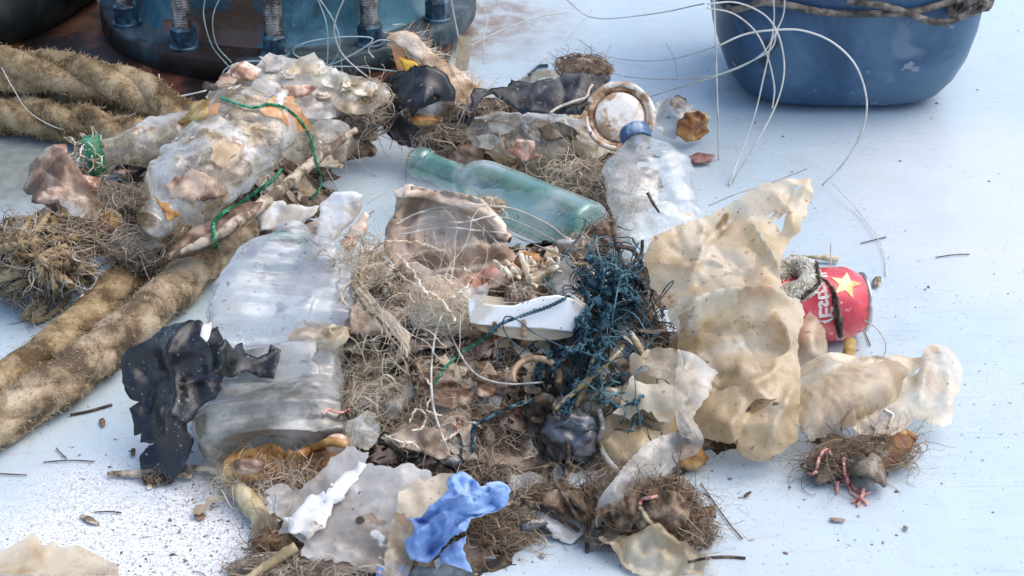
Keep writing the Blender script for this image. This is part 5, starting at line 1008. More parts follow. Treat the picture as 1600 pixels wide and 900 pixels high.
litter('rag_bits', 'small grey brown rag bits mixed through the whole heap', 130, 'debris', 902, .006, .024)
litter('cloth_bits', 'small beige cloth bits mixed through the whole heap', 70, 'cloth', 905, .006, .020)
litter('dark_bits', 'small dark grey film bits mixed through the whole heap', 60, 'darkfilm', 906, .005, .018)
litter('pale_bits', 'small pale bits of plastic mixed through the whole heap', 70, 'whitefilm', 903, .005, .016)
litter('leaf_bits', 'small brown leaf bits mixed through the whole heap', 80, 'peel', 904, .005, .016)

# ------------------------------------------------------------------ lower middle
tuft('brown_fibre_heap', 'brown fibrous heap below the unravelled tan rope', 'fibre', (632, 650), .035, (.050, .03, .030), 1800, .05, .00045, 'fibtan', 'mud', 170, curl=.45, pull=2)
tuft('brown_fibre_heap', 'dark brown fibrous heap at the foot of the silver film', 'fibre', (715, 650), .028, (.040, .022, .020), 1400, .05, .0005, 'fibbrown', 'debris', 171, curl=.45, pull=2)
tuft('weed_clump', 'dark weed clump beneath the right end of the tan fibre heap', 'weed', (680, 712), .012, (.045, .014, .010), 900, .045, .0005, 'fibgrey', 'mud', 172, curl=.45, pull=2)
strand('black_string', [(592, 690), (612, 700), (630, 712), (650, 714), (662, 706), (655, 720), (640, 728)], .0018, 'blackhose', 'kinked black cord on the brown fibre heap', 'cord', off=.010, jit=3)
strand('pink_fibre', [(700, 690), (712, 672), (720, 650)], .0012, 'pinkthread', 'short pink thread in the dark fibre heap', 'thread', off=.008); strand('pink_fibre', [(505, 648), (512, 640), (530, 645), (545, 640)], .0012, 'pinkthread', 'pink thread lying on the lower right of the flattened bottle', 'thread', off=.004)
for k, p in enumerate([[(640, 660), (650, 640), (665, 648), (660, 668), (645, 672)], [(665, 590), (675, 612), (668, 640), (690, 650)], [(690, 690), (720, 672), (735, 660), (752, 668)], [(600, 680), (625, 690), (648, 690)], [(655, 700), (640, 692), (625, 700)]]):
    strand('pale_root', p, .0009, 'fibpale', ['pale root curled in a ring on the tan fibre heap', 'pale root hanging from the silver film', 'pale root arched before the dark fibre heap', 'straight pale root on the tan fibre heap', 'bent pale root low on the tan fibre heap'][k], 'root', off=.010, seed=k, jit=2)
strand('dark_stalk', [(660, 600), (652, 580), (640, 560), (645, 590), (655, 620)], .002, 'twig', 'red brown stalk bent below the silver film', 'twig', off=.008)
sheet('clear_bag', [(720, 648), (750, 640), (790, 655), (826, 680), (842, 705), (820, 722), (790, 718), (760, 712), (730, 700), (716, 672)], mat['olive'], z=.006, tilt=34, amp=.012, scale=.04, seed=173, sp=.0045, label='creased dirty clear bag at the foot of the heap below the blue net', cat='plastic bag')
blob('film_bundle', (895, 682), .022, (.028, .02, .024), 'darkfilm', 174, None, 'grey translucent film bundle at the foot of the heap on a dark stem', 'plastic film', .35, sub=4)
blob('film_bundle', (940, 650), .03, (.03, .02, .028), 'olive', 175, None, 'olive film bundle left of the folded brown plastic', 'plastic film', .4, sub=4)
sheet('tissue_scrap', [(560, 650), (575, 640), (592, 650), (595, 672), (588, 690), (570, 706), (548, 700), (530, 680), (540, 660)], mat['foam'], anchor=(560, 730), z=.02, tilt=45, amp=.010, scale=.03, sp=.004, seed=176, label='pale yellowed foam scrap between the flattened bottle and the brown fibre heap', cat='scrap')
sheet('foam_scrap', [(588, 640), (600, 628), (612, 640), (602, 662), (592, 660)], mat['foam'], anchor=(600, 690), z=.03, tilt=45, amp=.006, scale=.03, sp=.004, seed=177, label='small pale foam scrap under the end of the unravelled tan rope', cat='scrap')
# orange kelp
sheet('orange_kelp', [(348, 742), (358, 712), (385, 700), (420, 692), (452, 702), (480, 716), (505, 700), (528, 680), (552, 684), (546, 704), (520, 728), (490, 752), (462, 760), (430, 748), (398, 752), (370, 756)], mat['kelp'], anchor=(430, 760), z=.012, tilt=42, seed=180, amp=.022, scale=.035, sp=.003, rag=.004, th=.0025, label='curled orange brown kelp along the foot of the flattened bottle', cat='kelp')
blob('brown_lump', (388, 728), .035, (.014, .007, .007), 'peel', 181, None, 'dark brown lump cupped in the left end of the orange kelp', 'lump')
blob('orange_bulb', (527, 692), .046, (.011, .007, .008), 'pink', 182, None, 'smooth orange pink bulb at the right end of the orange kelp', 'lump', .15)
beard('kelp_hairs', 'yellow brown hairy roots under the orange kelp', 'roots', [(345, 745), (380, 752), (420, 752), (460, 745), (490, 735)], 420, .035, .0004, 'fibtan', (.008, .007, .004), 183, base_r=0, curl=.3)
strand('kelp_stalk', [(470, 708), (490, 700), (515, 690), (540, 694)], .004, 'kelp', 'thin yellow kelp stalk above the orange kelp', 'kelp', off=.006)
stick('dry_reed', [(345, 730, .012), (372, 765, .014), (398, 795, .012), (420, 828, .010)], [.005, .007, .009, .007], 'reed', 'pale hollow reed lying under the kelp hairs at the lower left', 'reed', 184, rough=.1)
stick('thin_twig', [(168, 740, .004), (215, 740, .005), (245, 735, .007), (300, 745, .005)], [.002, .0035, .003, .002], 'wood', 'thin brown twig on the white grit below the black film', 'twig', 185)
stick('thin_twig', [(290, 732, .006), (320, 732, .010), (345, 738, .010)], [.003, .003, .003], 'wood', 'short twig end between the black film and the orange kelp', 'twig', 186)
# grey-white sheet at the bottom
sheet('torn_clear_sheet', [(412, 765), (430, 752), (470, 765), (500, 745), (515, 720), (545, 700), (575, 715), (572, 735), (600, 745), (640, 745), (672, 752), (690, 775), (680, 830), (650, 880), (600, 905), (560, 890), (540, 880), (500, 885), (470, 872), (475, 850), (440, 835), (445, 812), (425, 795)], mat['greybeige'], z=.008, tilt=22, amp=.015, scale=.055, seed=190, sp=.0036, rag=.006, dirw=125, label='large torn whitish clear sheet at the bottom left of the heap', cat='plastic sheet', bulge=lambda s, t: .02*s*t)
sheet('white_torn_sheet', [(440, 810), (475, 790), (520, 750), (560, 722), (572, 728), (560, 750), (540, 775), (520, 800), (500, 830), (480, 850), (470, 835), (450, 828)], mat['tissue'], anchor=(500, 858), z=.024, tilt=24, amp=.012, scale=.035, dirw=125, seed=191, sp=.004, rag=.007, label='white streaked layer torn across the large clear sheet', cat='plastic sheet')
sheet('silted_fold', [(600, 900), (605, 850), (620, 800), (625, 770), (650, 750), (690, 740), (735, 742), (740, 765), (712, 800), (680, 812), (650, 835), (640, 905)], mat['tanclear'], z=.012, tilt=30, amp=.014, scale=.045, seed=192, sp=.0045, rag=.005, label='tan silted fold of film between the torn clear sheet and the blue glove', cat='plastic film')
sheet('tan_pulp', [(390, 820), (408, 800), (430, 812), (448, 835), (440, 850), (415, 852), (396, 838)], mat['cream'], z=.004, tilt=35, amp=.008, scale=.03, seed=194, sp=.004, label='pale pulpy scrap under the lower left corner of the torn clear sheet', cat='scrap')
tuft('rust_weed', 'orange brown weed tuft under the left edge of the torn clear sheet', 'weed', (430, 850), .010, (.020, .012, .010), 200, .03, .0007, 'fibbrown', 'kelp', 195)
tuft('brown_sludge', 'brown fibrous sludge at the bottom edge under the torn clear sheet', 'weed', (465, 890), .006, (.055, .02, .008), 420, .04, .0008, 'fibgrey', 'mud', 196)
stick('bone_stick', [(385, 905, .010), (430, 875, .018), (462, 853, .026)], [.003, .004, .004], 'reed', 'straight pale stick poking out under the torn clear sheet at the bottom', 'stick', 197)
blob('dark_snail', (563, 812), .035, (.0035, .003, .0025), 'twig', 198, None, 'tiny dark snail shell stuck on the torn clear sheet', 'shell', drop=True)

# black torn film beside the big bottle
bk = sheet('black_sheet', [(186, 560), (205, 545), (240, 535), (262, 515), (300, 505), (322, 508), (330, 530), (345, 515), (362, 545), (358, 590), (345, 622), (325, 640), (300, 665), (310, 690), (290, 742), (270, 750), (248, 735), (222, 730), (222, 712), (245, 690), (218, 695), (205, 650), (195, 610)], mat['black'], z=.004, tilt=50, amp=.014, scale=.06, seed=200, sp=.0042, rag=.006, k_amp=.35, rnd=4, label='big torn black plastic sheet left of the flattened water bottle', cat='plastic sheet', creases=[([(300, 508), (272, 560), (288, 625), (262, 700)], .020, .010), ([(350, 525), (300, 552), (262, 566)], .012, .007), ([(356, 596), (318, 592), (285, 606)], -.012, .008), ([(205, 560), (235, 600), (225, 660)], -.010, .008), ([(325, 520), (335, 570), (330, 620)], .010, .006), ([(240, 545), (252, 580), (290, 590)], -.010, .008), ([(250, 640), (290, 660), (300, 700)], .010, .007)], bulge=lambda s, t: .02*s)
drape_sheet('black_scrap', [(338, 548), (352, 528), (366, 545), (378, 530), (384, 552), (402, 558), (420, 552), (424, 538), (440, 548), (434, 570), (428, 592), (405, 590), (385, 580), (362, 590), (340, 585)], mat['black'], amp=.007, scale=.03, seed=201, spx=5, rag=4, label='small torn black scrap across the crease of the flattened bottle', cat='plastic film')
sheet('navy_flap', [(222, 722), (248, 700), (282, 690), (300, 700), (286, 735), (262, 742), (240, 736)], mat['slate'], z=.006, tilt=24, amp=.006, seed=202, label='slate blue rubbery flap at the foot of the black sheet', cat='scrap')
drape_sheet('white_rim_scrap', [(318, 508), (330, 502), (332, 520), (322, 535), (314, 525)], mat['tissue'], amp=.003, seed=203, label='small white torn scrap at the top right corner of the black sheet', cat='scrap')
tuft('grit_tuft', 'small dark weed crumb under the slate flap', 'weed', (245, 748), .004, (.014, .008, .005), 60, .012, .0007, 'fibgrey', 'debris', 204)

# blue glove
gv = thing('disposable_glove', 'crumpled blue disposable glove at the bottom middle', 'glove', tuple(W(705, 880, 0)))
GC = [([(636, 852), (680, 818), (715, 800), (750, 790)], 0.0153, 0.0037), ([(644, 818), (690, 804), (720, 806)], -0.0136, 0.0037), ([(655, 874), (695, 836), (735, 806)], -0.0153, 0.0037), ([(706, 744), (714, 770), (728, 790)], 0.0136, 0.0030), ([(738, 750), (734, 772), (742, 792)], -0.0119, 0.0030), ([(645, 862), (672, 842), (690, 842)], 0.0119, 0.0030), ([(690, 786), (716, 790), (745, 782), (785, 768)], 0.0170, 0.0030), ([(705, 800), (740, 806), (780, 790)], -0.0153, 0.0030),
      ([(664, 808), (676, 830), (672, 858)], -0.0102, 0.0030), ([(690, 800), (700, 822), (690, 850)], 0.0119, 0.0030), ([(716, 745), (722, 765), (716, 785)], -0.0102, 0.0030), ([(725, 815), (716, 832), (704, 842)], 0.0102, 0.0023), ([(760, 764), (768, 780), (762, 796)], -0.0085, 0.0030)]
rq = np.random.RandomState(77)
for k in range(46):
    x0, y0 = rq.uniform(635, 795), rq.uniform(740, 880); an = R(rq.normal(32, 28)); ln = rq.uniform(14, 42)
    GC.append(([(x0, y0), (x0+ln*.5*math.cos(an)+rq.normal()*3, y0-ln*.5*math.sin(an)), (x0+ln*math.cos(an), y0-ln*math.sin(an))], rq.choice([-1, 1])*rq.uniform(.004, .008), rq.uniform(.0018, .003)))
def gs(nm, poly, z_, tilt, sd, anchor, amp, bulge=None): return sheet(nm, poly, mat['glove'], anchor=anchor, z=z_, tilt=tilt, amp=amp, scale=.022, sp=.0016, rag=.0016, seed=sd, parent=gv, th=.0005, bulge=bulge, creases=GC, k_amp=1.)
gs('palm', [(632, 846), (648, 838), (646, 818), (638, 812), (660, 806), (676, 792), (692, 782), (701, 771), (699, 755), (706, 741), (722, 736), (738, 746), (750, 762), (772, 758), (790, 763), (797, 778), (790, 792), (770, 801), (752, 809), (737, 813), (729, 832), (708, 843), (698, 850), (684, 866), (668, 880), (640, 873)], .016, 44, 211, (680, 898), .0055, lambda s, t: .016*np.sin(s*3.1)*np.sin(t*3.1))
gs('finger', [(686, 866), (702, 850), (716, 845), (728, 836), (724, 860), (738, 894), (716, 892), (690, 882)], .008, 46, 212, (705, 905), .005)
gs('finger', [(588, 886), (612, 880), (640, 885), (636, 904), (588, 904)], .006, 40, 214, (612, 905), .005)
cuffp = [W(700, 770, .058), W(712, 792, .058), (W(745, 796, .056)), W(775, 788, .05), W(792, 770, .045), W(782, 760, .050), W(760, 762, .055), W(742, 758, .06), W(725, 745, .064), W(706, 748, .062)]
ribbon('cuff', cuffp[1:7], .007, mat['glove'], twist=[20, -20, 30, 0], seed=215, amp=.0035, th=.0015, parent=gv, scale=.015, cup=.8)
sheet('slate_sheet', [(632, 905), (650, 884), (690, 882), (735, 895), (745, 910)], mat['slate'], z=.014, tilt=25, amp=.003, scale=.06, seed=223, label='dark slate sheet cut off by the bottom edge below the glove', cat='plastic sheet')
sheet('smoky_film', [(790, 745), (822, 738), (845, 742), (868, 755), (874, 775), (858, 795), (845, 782), (820, 775), (800, 765)], mat['whitefilm'], z=.005, tilt=38, amp=.010, scale=.03, seed=224, sp=.004, label='smoky clear film loop right of the blue glove', cat='plastic film')
tuft('dark_weed', 'dark weed between the blue glove and the smoky film', 'weed', (788, 752), .012, (.02, .012, .012), 160, .03, .0007, 'fibgrey', 'debris', 225)
tuft('brown_weed_tuft', 'brown curly weed tuft right below the blue glove', 'weed', (765, 832), .010, (.032, .013, .012), 1000, .035, .0005, 'fibbrown', 'mud', 226, curl=.4)
tuft('brown_weed_tuft', 'orange brown frizzy weed tuft right of the blue glove cuff', 'weed', (800, 810), .014, (.016, .010, .013), 420, .03, .0006, 'fibtan', 'peel', 227, curl=.4)
ribbon('white_strip', [W(816, 812, .004), W(838, 800, .016), W(862, 802, .020), W(884, 818, .012), W(905, 840, .004)], [.006, .012, .022, .03, .02], mat['tissue'], seed=228, amp=.004, label='curved white film strip lying on the deck right of the brown weed', cat='plastic film')
drape_sheet('slate_scrap', [(812, 822), (830, 812), (850, 808), (858, 818), (835, 828), (818, 830)], mat['darkfilm'], amp=.002, lift=.003, seed=229, label='dark torn crumb under the curved white film strip', cat='scrap')

# ------------------------------------------------------------------ right: the tan plastic and what lies round it
# red drink can
cA, cB = W(1215, 480, .036), W(1350, 472, .036); ca = (cB-cA)/np.linalg.norm(cB-cA); CANL, CR = .118, .0350
can = thing('drink_can', 'red drink can with a yellow star and white lettering lying behind the tan plastic', 'can', (cB[0], cB[1], 0)); cb_ = np.array(can.location)
CM = axis_matrix(cB-ca*CANL, cB, (0, -.62, .78)); c0_ = cB-ca*CANL
def dent(V):
    V = np.array(V, float); r_ = np.hypot(V[:, 0], V[:, 1])+1e-9; d = np.exp(-((V[:, 2]-.052)/.016)**2)*np.clip(V[:, 1]/CR, -.2, 1)*.004+.0012*fbm(V*38, 3, 3)*np.exp(-((V[:, 2]-.06)/.035)**2)
    V[:, 1] -= d*np.clip(r_/CR, 0, 1.2); V[:, 0] *= 1+.05*np.exp(-((V[:, 2]-.05)/.04)**2); return V
def can_obj(nm, V, F, m): return obj(nm, mesh(nm, dent(V)@CM.T+c0_-cb_, F), m, can)
mat['red'] = M('red_can_paint', [(.25, (.58, .05, .07)), (.5, (.70, .095, .115)), (.75, (.76, .25, .24))], 14, rough=.3, spec=.5, metal=.15, specks=[((.34, .05, .05), 90, .66), ((.82, .50, .46), 55, .64), ((.80, .62, .58), 16, .68)], bump=.15, coat=.2)
mat['alu'] = M('dull_aluminium', [(.3, (.38, .36, .33)), (.6, (.62, .60, .57)), (.8, (.74, .72, .70))], 40, rough=.35, metal=.8, bump=.2)
mat['canwhite'] = M('white_can_print', [(.3, (.72, .62, .60)), (.7, (.84, .80, .78))], 30, rough=.35, specks=[((.66, .06, .08), 150, .60)])
mat['canstar'] = M('yellow_can_print', [(.3, (.76, .36, .12)), (.6, (.82, .56, .22)), (.8, (.86, .70, .42))], 40, rough=.35, specks=[((.70, .10, .09), 130, .64)])
mat['cannavy'] = M('dark_red_can_print', [(.3, (.26, .01, .05)), (.7, (.36, .03, .10))], 30, rough=.35)
pr = [(.0, .003), (.018, .003), (.025, .0), (.028, .003), (.0325, .010)]+[(CR, .010+k*.0025) for k in range(1, 36)]+[(CR-.0015, .103), (.0285, .112), (.0275, .114)]
v, f = lathe(pr, 72); can_obj('can_body', v, f, mat['red'])
v, f = lathe([(.0275, .114), (.0288, .1155), (.0288, .1175), (.0272, .118), (.0255, .1165), (.0250, .1125), (0, .1122)], 60); can_obj('can_end', v, f, mat['alu'])
def wrap(P, F, r_=.0005):
    """flat print (u round the can, w along it) laid on the wall"""
    P = np.array(P, float); a = math.pi/2-P[:, 0]/CR
    return np.c_[(CR+r_)*np.cos(a), (CR+r_)*np.sin(a), P[:, 1]], F
def word(txt, size, u0, w0, m, nm, bold=.0):
    cu = bpy.data.curves.new('lettering', 'FONT'); cu.body = txt; cu.size = size; cu.offset = bold; cu.resolution_u = 2
    o = bpy.data.objects.new('lettering', cu); COL.objects.link(o); upd()
    me = bpy.data.meshes.new_from_object(o.evaluated_get(bpy.context.evaluated_depsgraph_get())); COL.objects.unlink(o); bpy.data.objects.remove(o)
    import bmesh
    bm = bmesh.new(); bm.from_mesh(me); bmesh.ops.triangulate(bm, faces=bm.faces)
    V = np.array([q.co[:] for q in bm.verts]); F = [[q.index for q in p.verts] for p in bm.faces]; bm.free()
    P, F = wrap(np.c_[V[:, 0]+u0, V[:, 1]*1.0+w0], F); return can_obj(nm, P, F, mat[m])
# round the can the print reads downwards; the can's top is at the right
word('(Estrella', .0185, -.030, .064, 'canwhite', 'lettering', .0006); word('Damm', .009, .000, .052, 'canwhite', 'small_lettering', .0002)
sp_ = [(.0155*(1 if k % 2 == 0 else .42)*math.cos(R(90+36*k))+.006, .0155*(1 if k % 2 == 0 else .42)*math.sin(R(90+36*k))+.092) for k in range(10)]
Ps, Fs = fill(densify(sp_, .002, 0, 1), [], .0022, 3); P, F_ = wrap(Ps, Fs, .0006); can_obj('star', P, F_, mat['canstar'])
for k in range(9):
    q = [(-.030+.006*k+a*.002, .040+b*.0025+.001*math.sin(k)) for a in range(3) for b in range(3)]
    P, F_ = wrap(q, [[0, 1, 4, 3], [1, 2, 5, 4], [3, 4, 7, 6], [4, 5, 8, 7]][:2+k % 3]); can_obj('print_mark', P, F_, mat['cannavy'])
# fluffy cord and twig over the can
fp = [W(1214, 432, .07), W(1228, 420, .074), W(1248, 416, .077), W(1264, 424, .078), W(1266, 440, .078), W(1254, 452, .077), W(1236, 458, .075), W(1214, 466, .07)]
fc = thing('fluffy_rope', 'loop of thick fluffy whitish cord lying on the red can', 'cord', (fp[0][0], fp[0][1], 0)); P = catmull(fp, 60)
v, f, _ = tube1(P, .0078, 12); v += .0015*np.c_[fbm(v*200, 2, 1), fbm(v*200, 2, 2), fbm(v*200, 2, 3)]; obj('cord_core', mesh('cord_core', v-np.array(fc.location), f), mat['fuzzy'], fc)
rr = np.random.RandomState(9); u = rr.normal(size=(5200, 3)); u /= np.linalg.norm(u, axis=1)[:, None]; st = P[rr.randint(0, 60, 5200)]+u*.0075
v, f = tubes(wander(st, u, 4, .0011, .4, 9)-np.array(fc.location), .00055, 3); stuff(obj('pile', mesh('pile', v, f, False), mat['fuzzy'], fc))
strand('bent_twig', [(1275, 408), (1279, 430), (1278, 445), (1262, 458), (1252, 468)], .0019, 'twig', 'bent dark red twig lying on the can against the fluffy cord', 'twig', off=.003, jit=2)
strand('weed_strand', [(1300, 445), (1306, 475), (1312, 500), (1312, 528)], .0024, 'twig', 'dark weed stem stuck down across the can lettering', 'twig', off=.002, jit=3, taper=[.5, 1, 1.8, .8])
strand('weed_strand', [(1280, 432), (1298, 446), (1310, 470), (1310, 495)], .0012, 'twig', 'thin brown weed stem curving across the red can', 'twig', off=.002, jit=2)
blob('wood_chip', (1370, 440), .004, (.004, .010, .0035), 'wood', 230, None, 'small wood chip on the deck right of the can top', 'chip', rot=-20)
stick('thin_twig', [(1235, 400, .004), (1275, 402, .006), (1310, 405, .006)], [.0015, .002, .004], 'reed', 'thin pale twig on the deck behind the red can', 'twig', 231)
# the big sheet: a standing sail, its folded foot
big = sheet('tan_plastic', [(1005, 402), (1022, 372), (1060, 352), (1100, 338), (1140, 318), (1150, 312), (1165, 300), (1195, 288), (1232, 282), (1250, 278), (1268, 282), (1270, 300), (1262, 330), (1246, 362), (1228, 385), (1222, 400), (1216, 425), (1218, 455), (1228, 470), (1250, 472), (1256, 490), (1246, 520), (1244, 560), (1246, 620), (1244, 680), (1222, 690), (1205, 720), (1190, 716), (1170, 722), (1150, 706), (1142, 690), (1090, 690), (1070, 660), (1072, 600), (1060, 560), (1055, 520), (1042, 500), (1030, 470), (1016, 450)],
    mat['tan'], anchor=(1175, 722), z=.006, tilt=38, amp=.020, scale=.06, sp=.003, rag=.0045, seed=240, k_amp=.16, rnd=14, creases=[([(1166, 318), (1140, 345), (1118, 372), (1086, 392)], -.007, .0025), ([(1172, 345), (1184, 380), (1203, 410), (1214, 440)], .007, .0025), ([(1020, 410), (1060, 425), (1110, 418), (1160, 432), (1210, 425)], .006, .0025), ([(1052, 510), (1105, 482), (1165, 474), (1235, 478)], .008, .003), ([(1205, 498), (1232, 560), (1240, 650)], .008, .003), ([(1100, 345), (1096, 400), (1070, 455)], .005, .0022), ([(1240, 290), (1222, 330), (1212, 380)], -.005, .0022), ([(1070, 470), (1090, 530), (1080, 590)], .005, .0025), ([(1120, 400), (1150, 440), (1190, 455)], -.005, .0022), ([(1160, 316), (1125, 352), (1088, 388)], -.010, .007), ([(1168, 345), (1180, 380), (1200, 412), (1216, 445)], .011, .008), ([(1020, 455), (1060, 462), (1110, 452)], -.006, .006), ([(1050, 505), (1110, 476), (1170, 470), (1225, 474)], .014, .010), ([(1200, 500), (1230, 560), (1238, 640)], .012, .009), ([(1070, 560), (1110, 590), (1150, 600)], -.010, .012), ([(1200, 300), (1230, 330), (1236, 370)], .006, .005), ([(1100, 345), (1090, 400), (1075, 450)], .007, .006), ([(1130, 400), (1160, 440), (1150, 480)], -.005, .005), ([(1040, 380), (1090, 420), (1160, 430), (1205, 420)], -.006, .006), ([(1080, 520), (1130, 530), (1200, 520)], -.012, .016)], holes=[[(1206, 346), (1216, 336), (1229, 334), (1227, 350), (1220, 364), (1214, 352)], [(1181, 370), (1189, 374), (1188, 392), (1184, 384)], [(1242, 294), (1252, 288), (1249, 300), (1241, 308)], [(1146, 650), (1168, 632), (1204, 624), (1190, 638), (1166, 652)], [(1192, 338), (1209, 332), (1204, 341)]],
    bulge=lambda s, t: .028*np.sin(np.clip(s*1.1, 0, 1)*3.14)*np.sin(np.clip(t*1.2, 0, 1)*3.14)-.010*np.exp(-((t-.36)/.05)**2), label='big torn tan plastic sheet standing up like a sail at the right of the heap', cat='plastic sheet')
sheet('tan_flap', [(1072, 640), (1110, 612), (1150, 606), (1180, 590), (1215, 560), (1242, 540), (1247, 600), (1244, 660), (1238, 688), (1212, 712), (1195, 720), (1172, 722), (1150, 712), (1140, 695), (1105, 690), (1080, 676)], mat['tan'], z=.006, tilt=52, amp=.018, scale=.045, sp=.0032, rag=.004, seed=241, k_amp=.4, creases=[([(1150, 612), (1190, 592), (1220, 565)], .010, .006), ([(1190, 700), (1208, 650), (1240, 600)], .012, .007), ([(1140, 695), (1160, 655), (1180, 640)], -.008, .006), ([(1100, 650), (1130, 670), (1140, 700)], .008, .006)],
      holes=[[(1155, 648), (1172, 628), (1206, 626), (1186, 640), (1168, 650)]], label='folded front flap of tan plastic with a slit at the foot of the sail', cat='plastic sheet', bulge=lambda s, t: .022*np.sin(s*3.1)*np.sin(t*3.1)+.02*(1-t))
sheet('tan_pocket', [(1232, 560), (1246, 505), (1268, 488), (1288, 515), (1294, 545), (1286, 570), (1262, 588), (1240, 592)], mat['tanclear'], z=.02, tilt=55, amp=.012, scale=.04, sp=.0042, seed=242, label='brown translucent pocket of film between the tan sail and the red can', cat='plastic film', bulge=lambda s, t: .02*np.sin(s*3.1)*np.sin(t*3.1))
sheet('yellowed_sheet', [(1238, 640), (1242, 610), (1290, 590), (1330, 585), (1362, 585), (1390, 570), (1418, 576), (1438, 575), (1440, 560), (1462, 553), (1486, 565), (1500, 590), (1496, 620), (1485, 640), (1488, 668), (1470, 674), (1430, 662), (1418, 672), (1392, 690), (1352, 704), (1330, 690), (1300, 676), (1262, 690), (1248, 690)], mat['tanclear'], anchor=(1300, 700), z=.008, tilt=16, amp=.014, scale=.06, sp=.0045, rag=.0035, seed=243, k_amp=.45, creases=[([(1250, 645), (1330, 605), (1400, 590)], .012, .008), ([(1290, 690), (1360, 645), (1425, 612)], -.008, .007), ([(1445, 570), (1438, 610), (1430, 650)], .009, .006), ([(1340, 690), (1380, 650), (1400, 640)], .007, .005), ([(1460, 560), (1480, 610), (1475, 660)], .005, .006)],
      holes=[[(1340, 616), (1362, 606), (1360, 612), (1345, 620)], [(1412, 600), (1432, 596), (1428, 604), (1414, 606)]], label='pale yellowed torn film spread out to the right of the tan sail', cat='plastic sheet', bulge=lambda s, t: .02*np.exp(-((s-.2)/.25)**2)+.018*t)
ribbon('yellowed_roll', [W(1245, 665, .03), W(1290, 636, .04), (W(1335, 612, .045)), W(1385, 590, .04), W(1420, 582, .03)], [.035, .05, .05, .045, .03], mat['tanclear'], seed=244, amp=.006, cup=1.0, label='rolled back edge of the yellowed film, right of the tan sail', cat='plastic film')
stick('yellow_stick', [(1328, 585, .012), (1326, 555, .026), (1328, 530, .036)], [.006, .006, .0055], 'leaf', 'short yellow stick standing between the red can and the yellowed film', 'stick', 248, S=6, rough=.05)
tuft('weed_crumb', 'dark weed crumb behind the yellowed film below the can', 'weed', (1345, 580), .022, (.018, .010, .008), 180, .016, .0007, 'fibbrown', 'debris', 249)
strand('white_worm_tube', [(1382, 640), (1395, 648), (1392, 658), (1388, 668)], .0013, 'bone', 'squiggly white worm tube on the yellowed film', 'worm tube', off=.002); strand('white_worm_tube', [(1362, 665), (1368, 672), (1362, 690)], .0016, 'tissue', 'short white film curl at the lower edge of the yellowed film', 'scrap', off=.002)
# bark, kelp end and pink threads in front of it
sheet('bark_flake', [(1272, 752), (1282, 728), (1300, 706), (1330, 700), (1345, 715), (1322, 738), (1300, 750), (1280, 760)], mat['mud'], z=.004, tilt=40, amp=.006, sp=.0045, th=.003, seed=250, label='grey brown bark flake at the front right on the white deck', cat='bark')
sheet('bark_flake', [(1318, 730), (1340, 718), (1370, 724), (1384, 745), (1382, 765), (1362, 762), (1335, 752)], mat['mud'], z=.004, tilt=30, amp=.006, sp=.0045, th=.003, seed=251, label='curved dark bark flake right of the first one on the white deck', cat='bark', bulge=lambda s, t: .02*np.sin(s*3.1))
sheet('dark_leaf', [(1262, 690), (1300, 678), (1332, 690), (1340, 712), (1310, 706), (1285, 696)], mat['debris'], z=.006, tilt=25, amp=.006, th=.002, seed=252, label='dark leaf in the shade under the yellowed film', cat='leaf')
tuft('fibre_husk', 'brown husk of fibres tying the bark flakes together', 'fibre', (1345, 712), .016, (.050, .016, .012), 900, .04, .00045, 'fibbrown', 'mud', 253, rot=12, curl=.25)
ribbon('kelp_end', [W(1362, 728, .014), W(1388, 712, .020), W(1410, 690, .026), W(1425, 678, .028)], [.012, .015, .017, .010], mat['kelp'], seed=254, amp=.006, th=.0025, cup=.5, label='orange brown kelp end pointing up right at the front right', cat='kelp')
for k, p in enumerate([[(1262, 740), (1275, 738), (1280, 715), (1292, 702), (1300, 712)], [(1318, 715), (1322, 745), (1340, 765), (1352, 775)], [(1310, 768), (1308, 755), (1322, 750), (1330, 770), (1345, 778), (1355, 788)], [(1332, 785), (1345, 775), (1360, 768)], [(1340, 790), (1348, 772), (1348, 762)]]):
    strand('pink_thread', p, .0013, 'pinkthread', ['pink thread looped at the left end of the bark flakes', 'red brown thread hanging over the bark flakes', 'pale pink thread loop in front of the bark flakes', 'pink frayed thread end pointing right on the deck', 'pink frayed thread end pointing up on the deck'][k], 'thread', off=.003, seed=k, jit=2)
# folded brown plastic at its left foot
sheet('brown_folded_film', [(935, 690), (945, 650), (962, 620), (985, 590), (985, 560), (1010, 545), (1062, 545), (1070, 580), (1075, 625), (1062, 668), (1030, 700), (1005, 722), (970, 718), (948, 710)], mat['tan'], anchor=(985, 735), z=.012, tilt=45, k_amp=.8, rnd=14, amp=.020, scale=.05, sp=.0042, rag=.005, seed=260, holes=[[(972, 655), (990, 648), (1002, 660), (985, 668)], [(1012, 690), (1030, 668), (1040, 690), (1020, 705)]], label='cream brown film folded at the left foot of the tan sail', cat='plastic film')
sheet('brown_folded_film', [(942, 735), (940, 700), (960, 672), (1000, 668), (1032, 672), (1030, 700), (1015, 722), (992, 740), (965, 745)], mat['tan'], z=.006, tilt=55, amp=.012, scale=.035, sp=.004, rag=.004, seed=261, label='brown stained film lump under the cream film at the front foot of the heap', cat='plastic film', bulge=lambda s, t: .02*np.sin(s*3.1)*np.sin(t*3.1))
sheet('cream_torn_edge', [(958, 640), (975, 612), (988, 590), (1004, 598), (1045, 600), (1062, 608), (1070, 640), (1048, 660), (1020, 650), (1005, 640), (985, 655), (972, 648)], mat['cream'], anchor=(1010, 720), z=.030, tilt=40, amp=.009, scale=.03, sp=.004, rag=.006, seed=262, label='torn pale cream edge of film hanging over the brown stained lump', cat='plastic film')
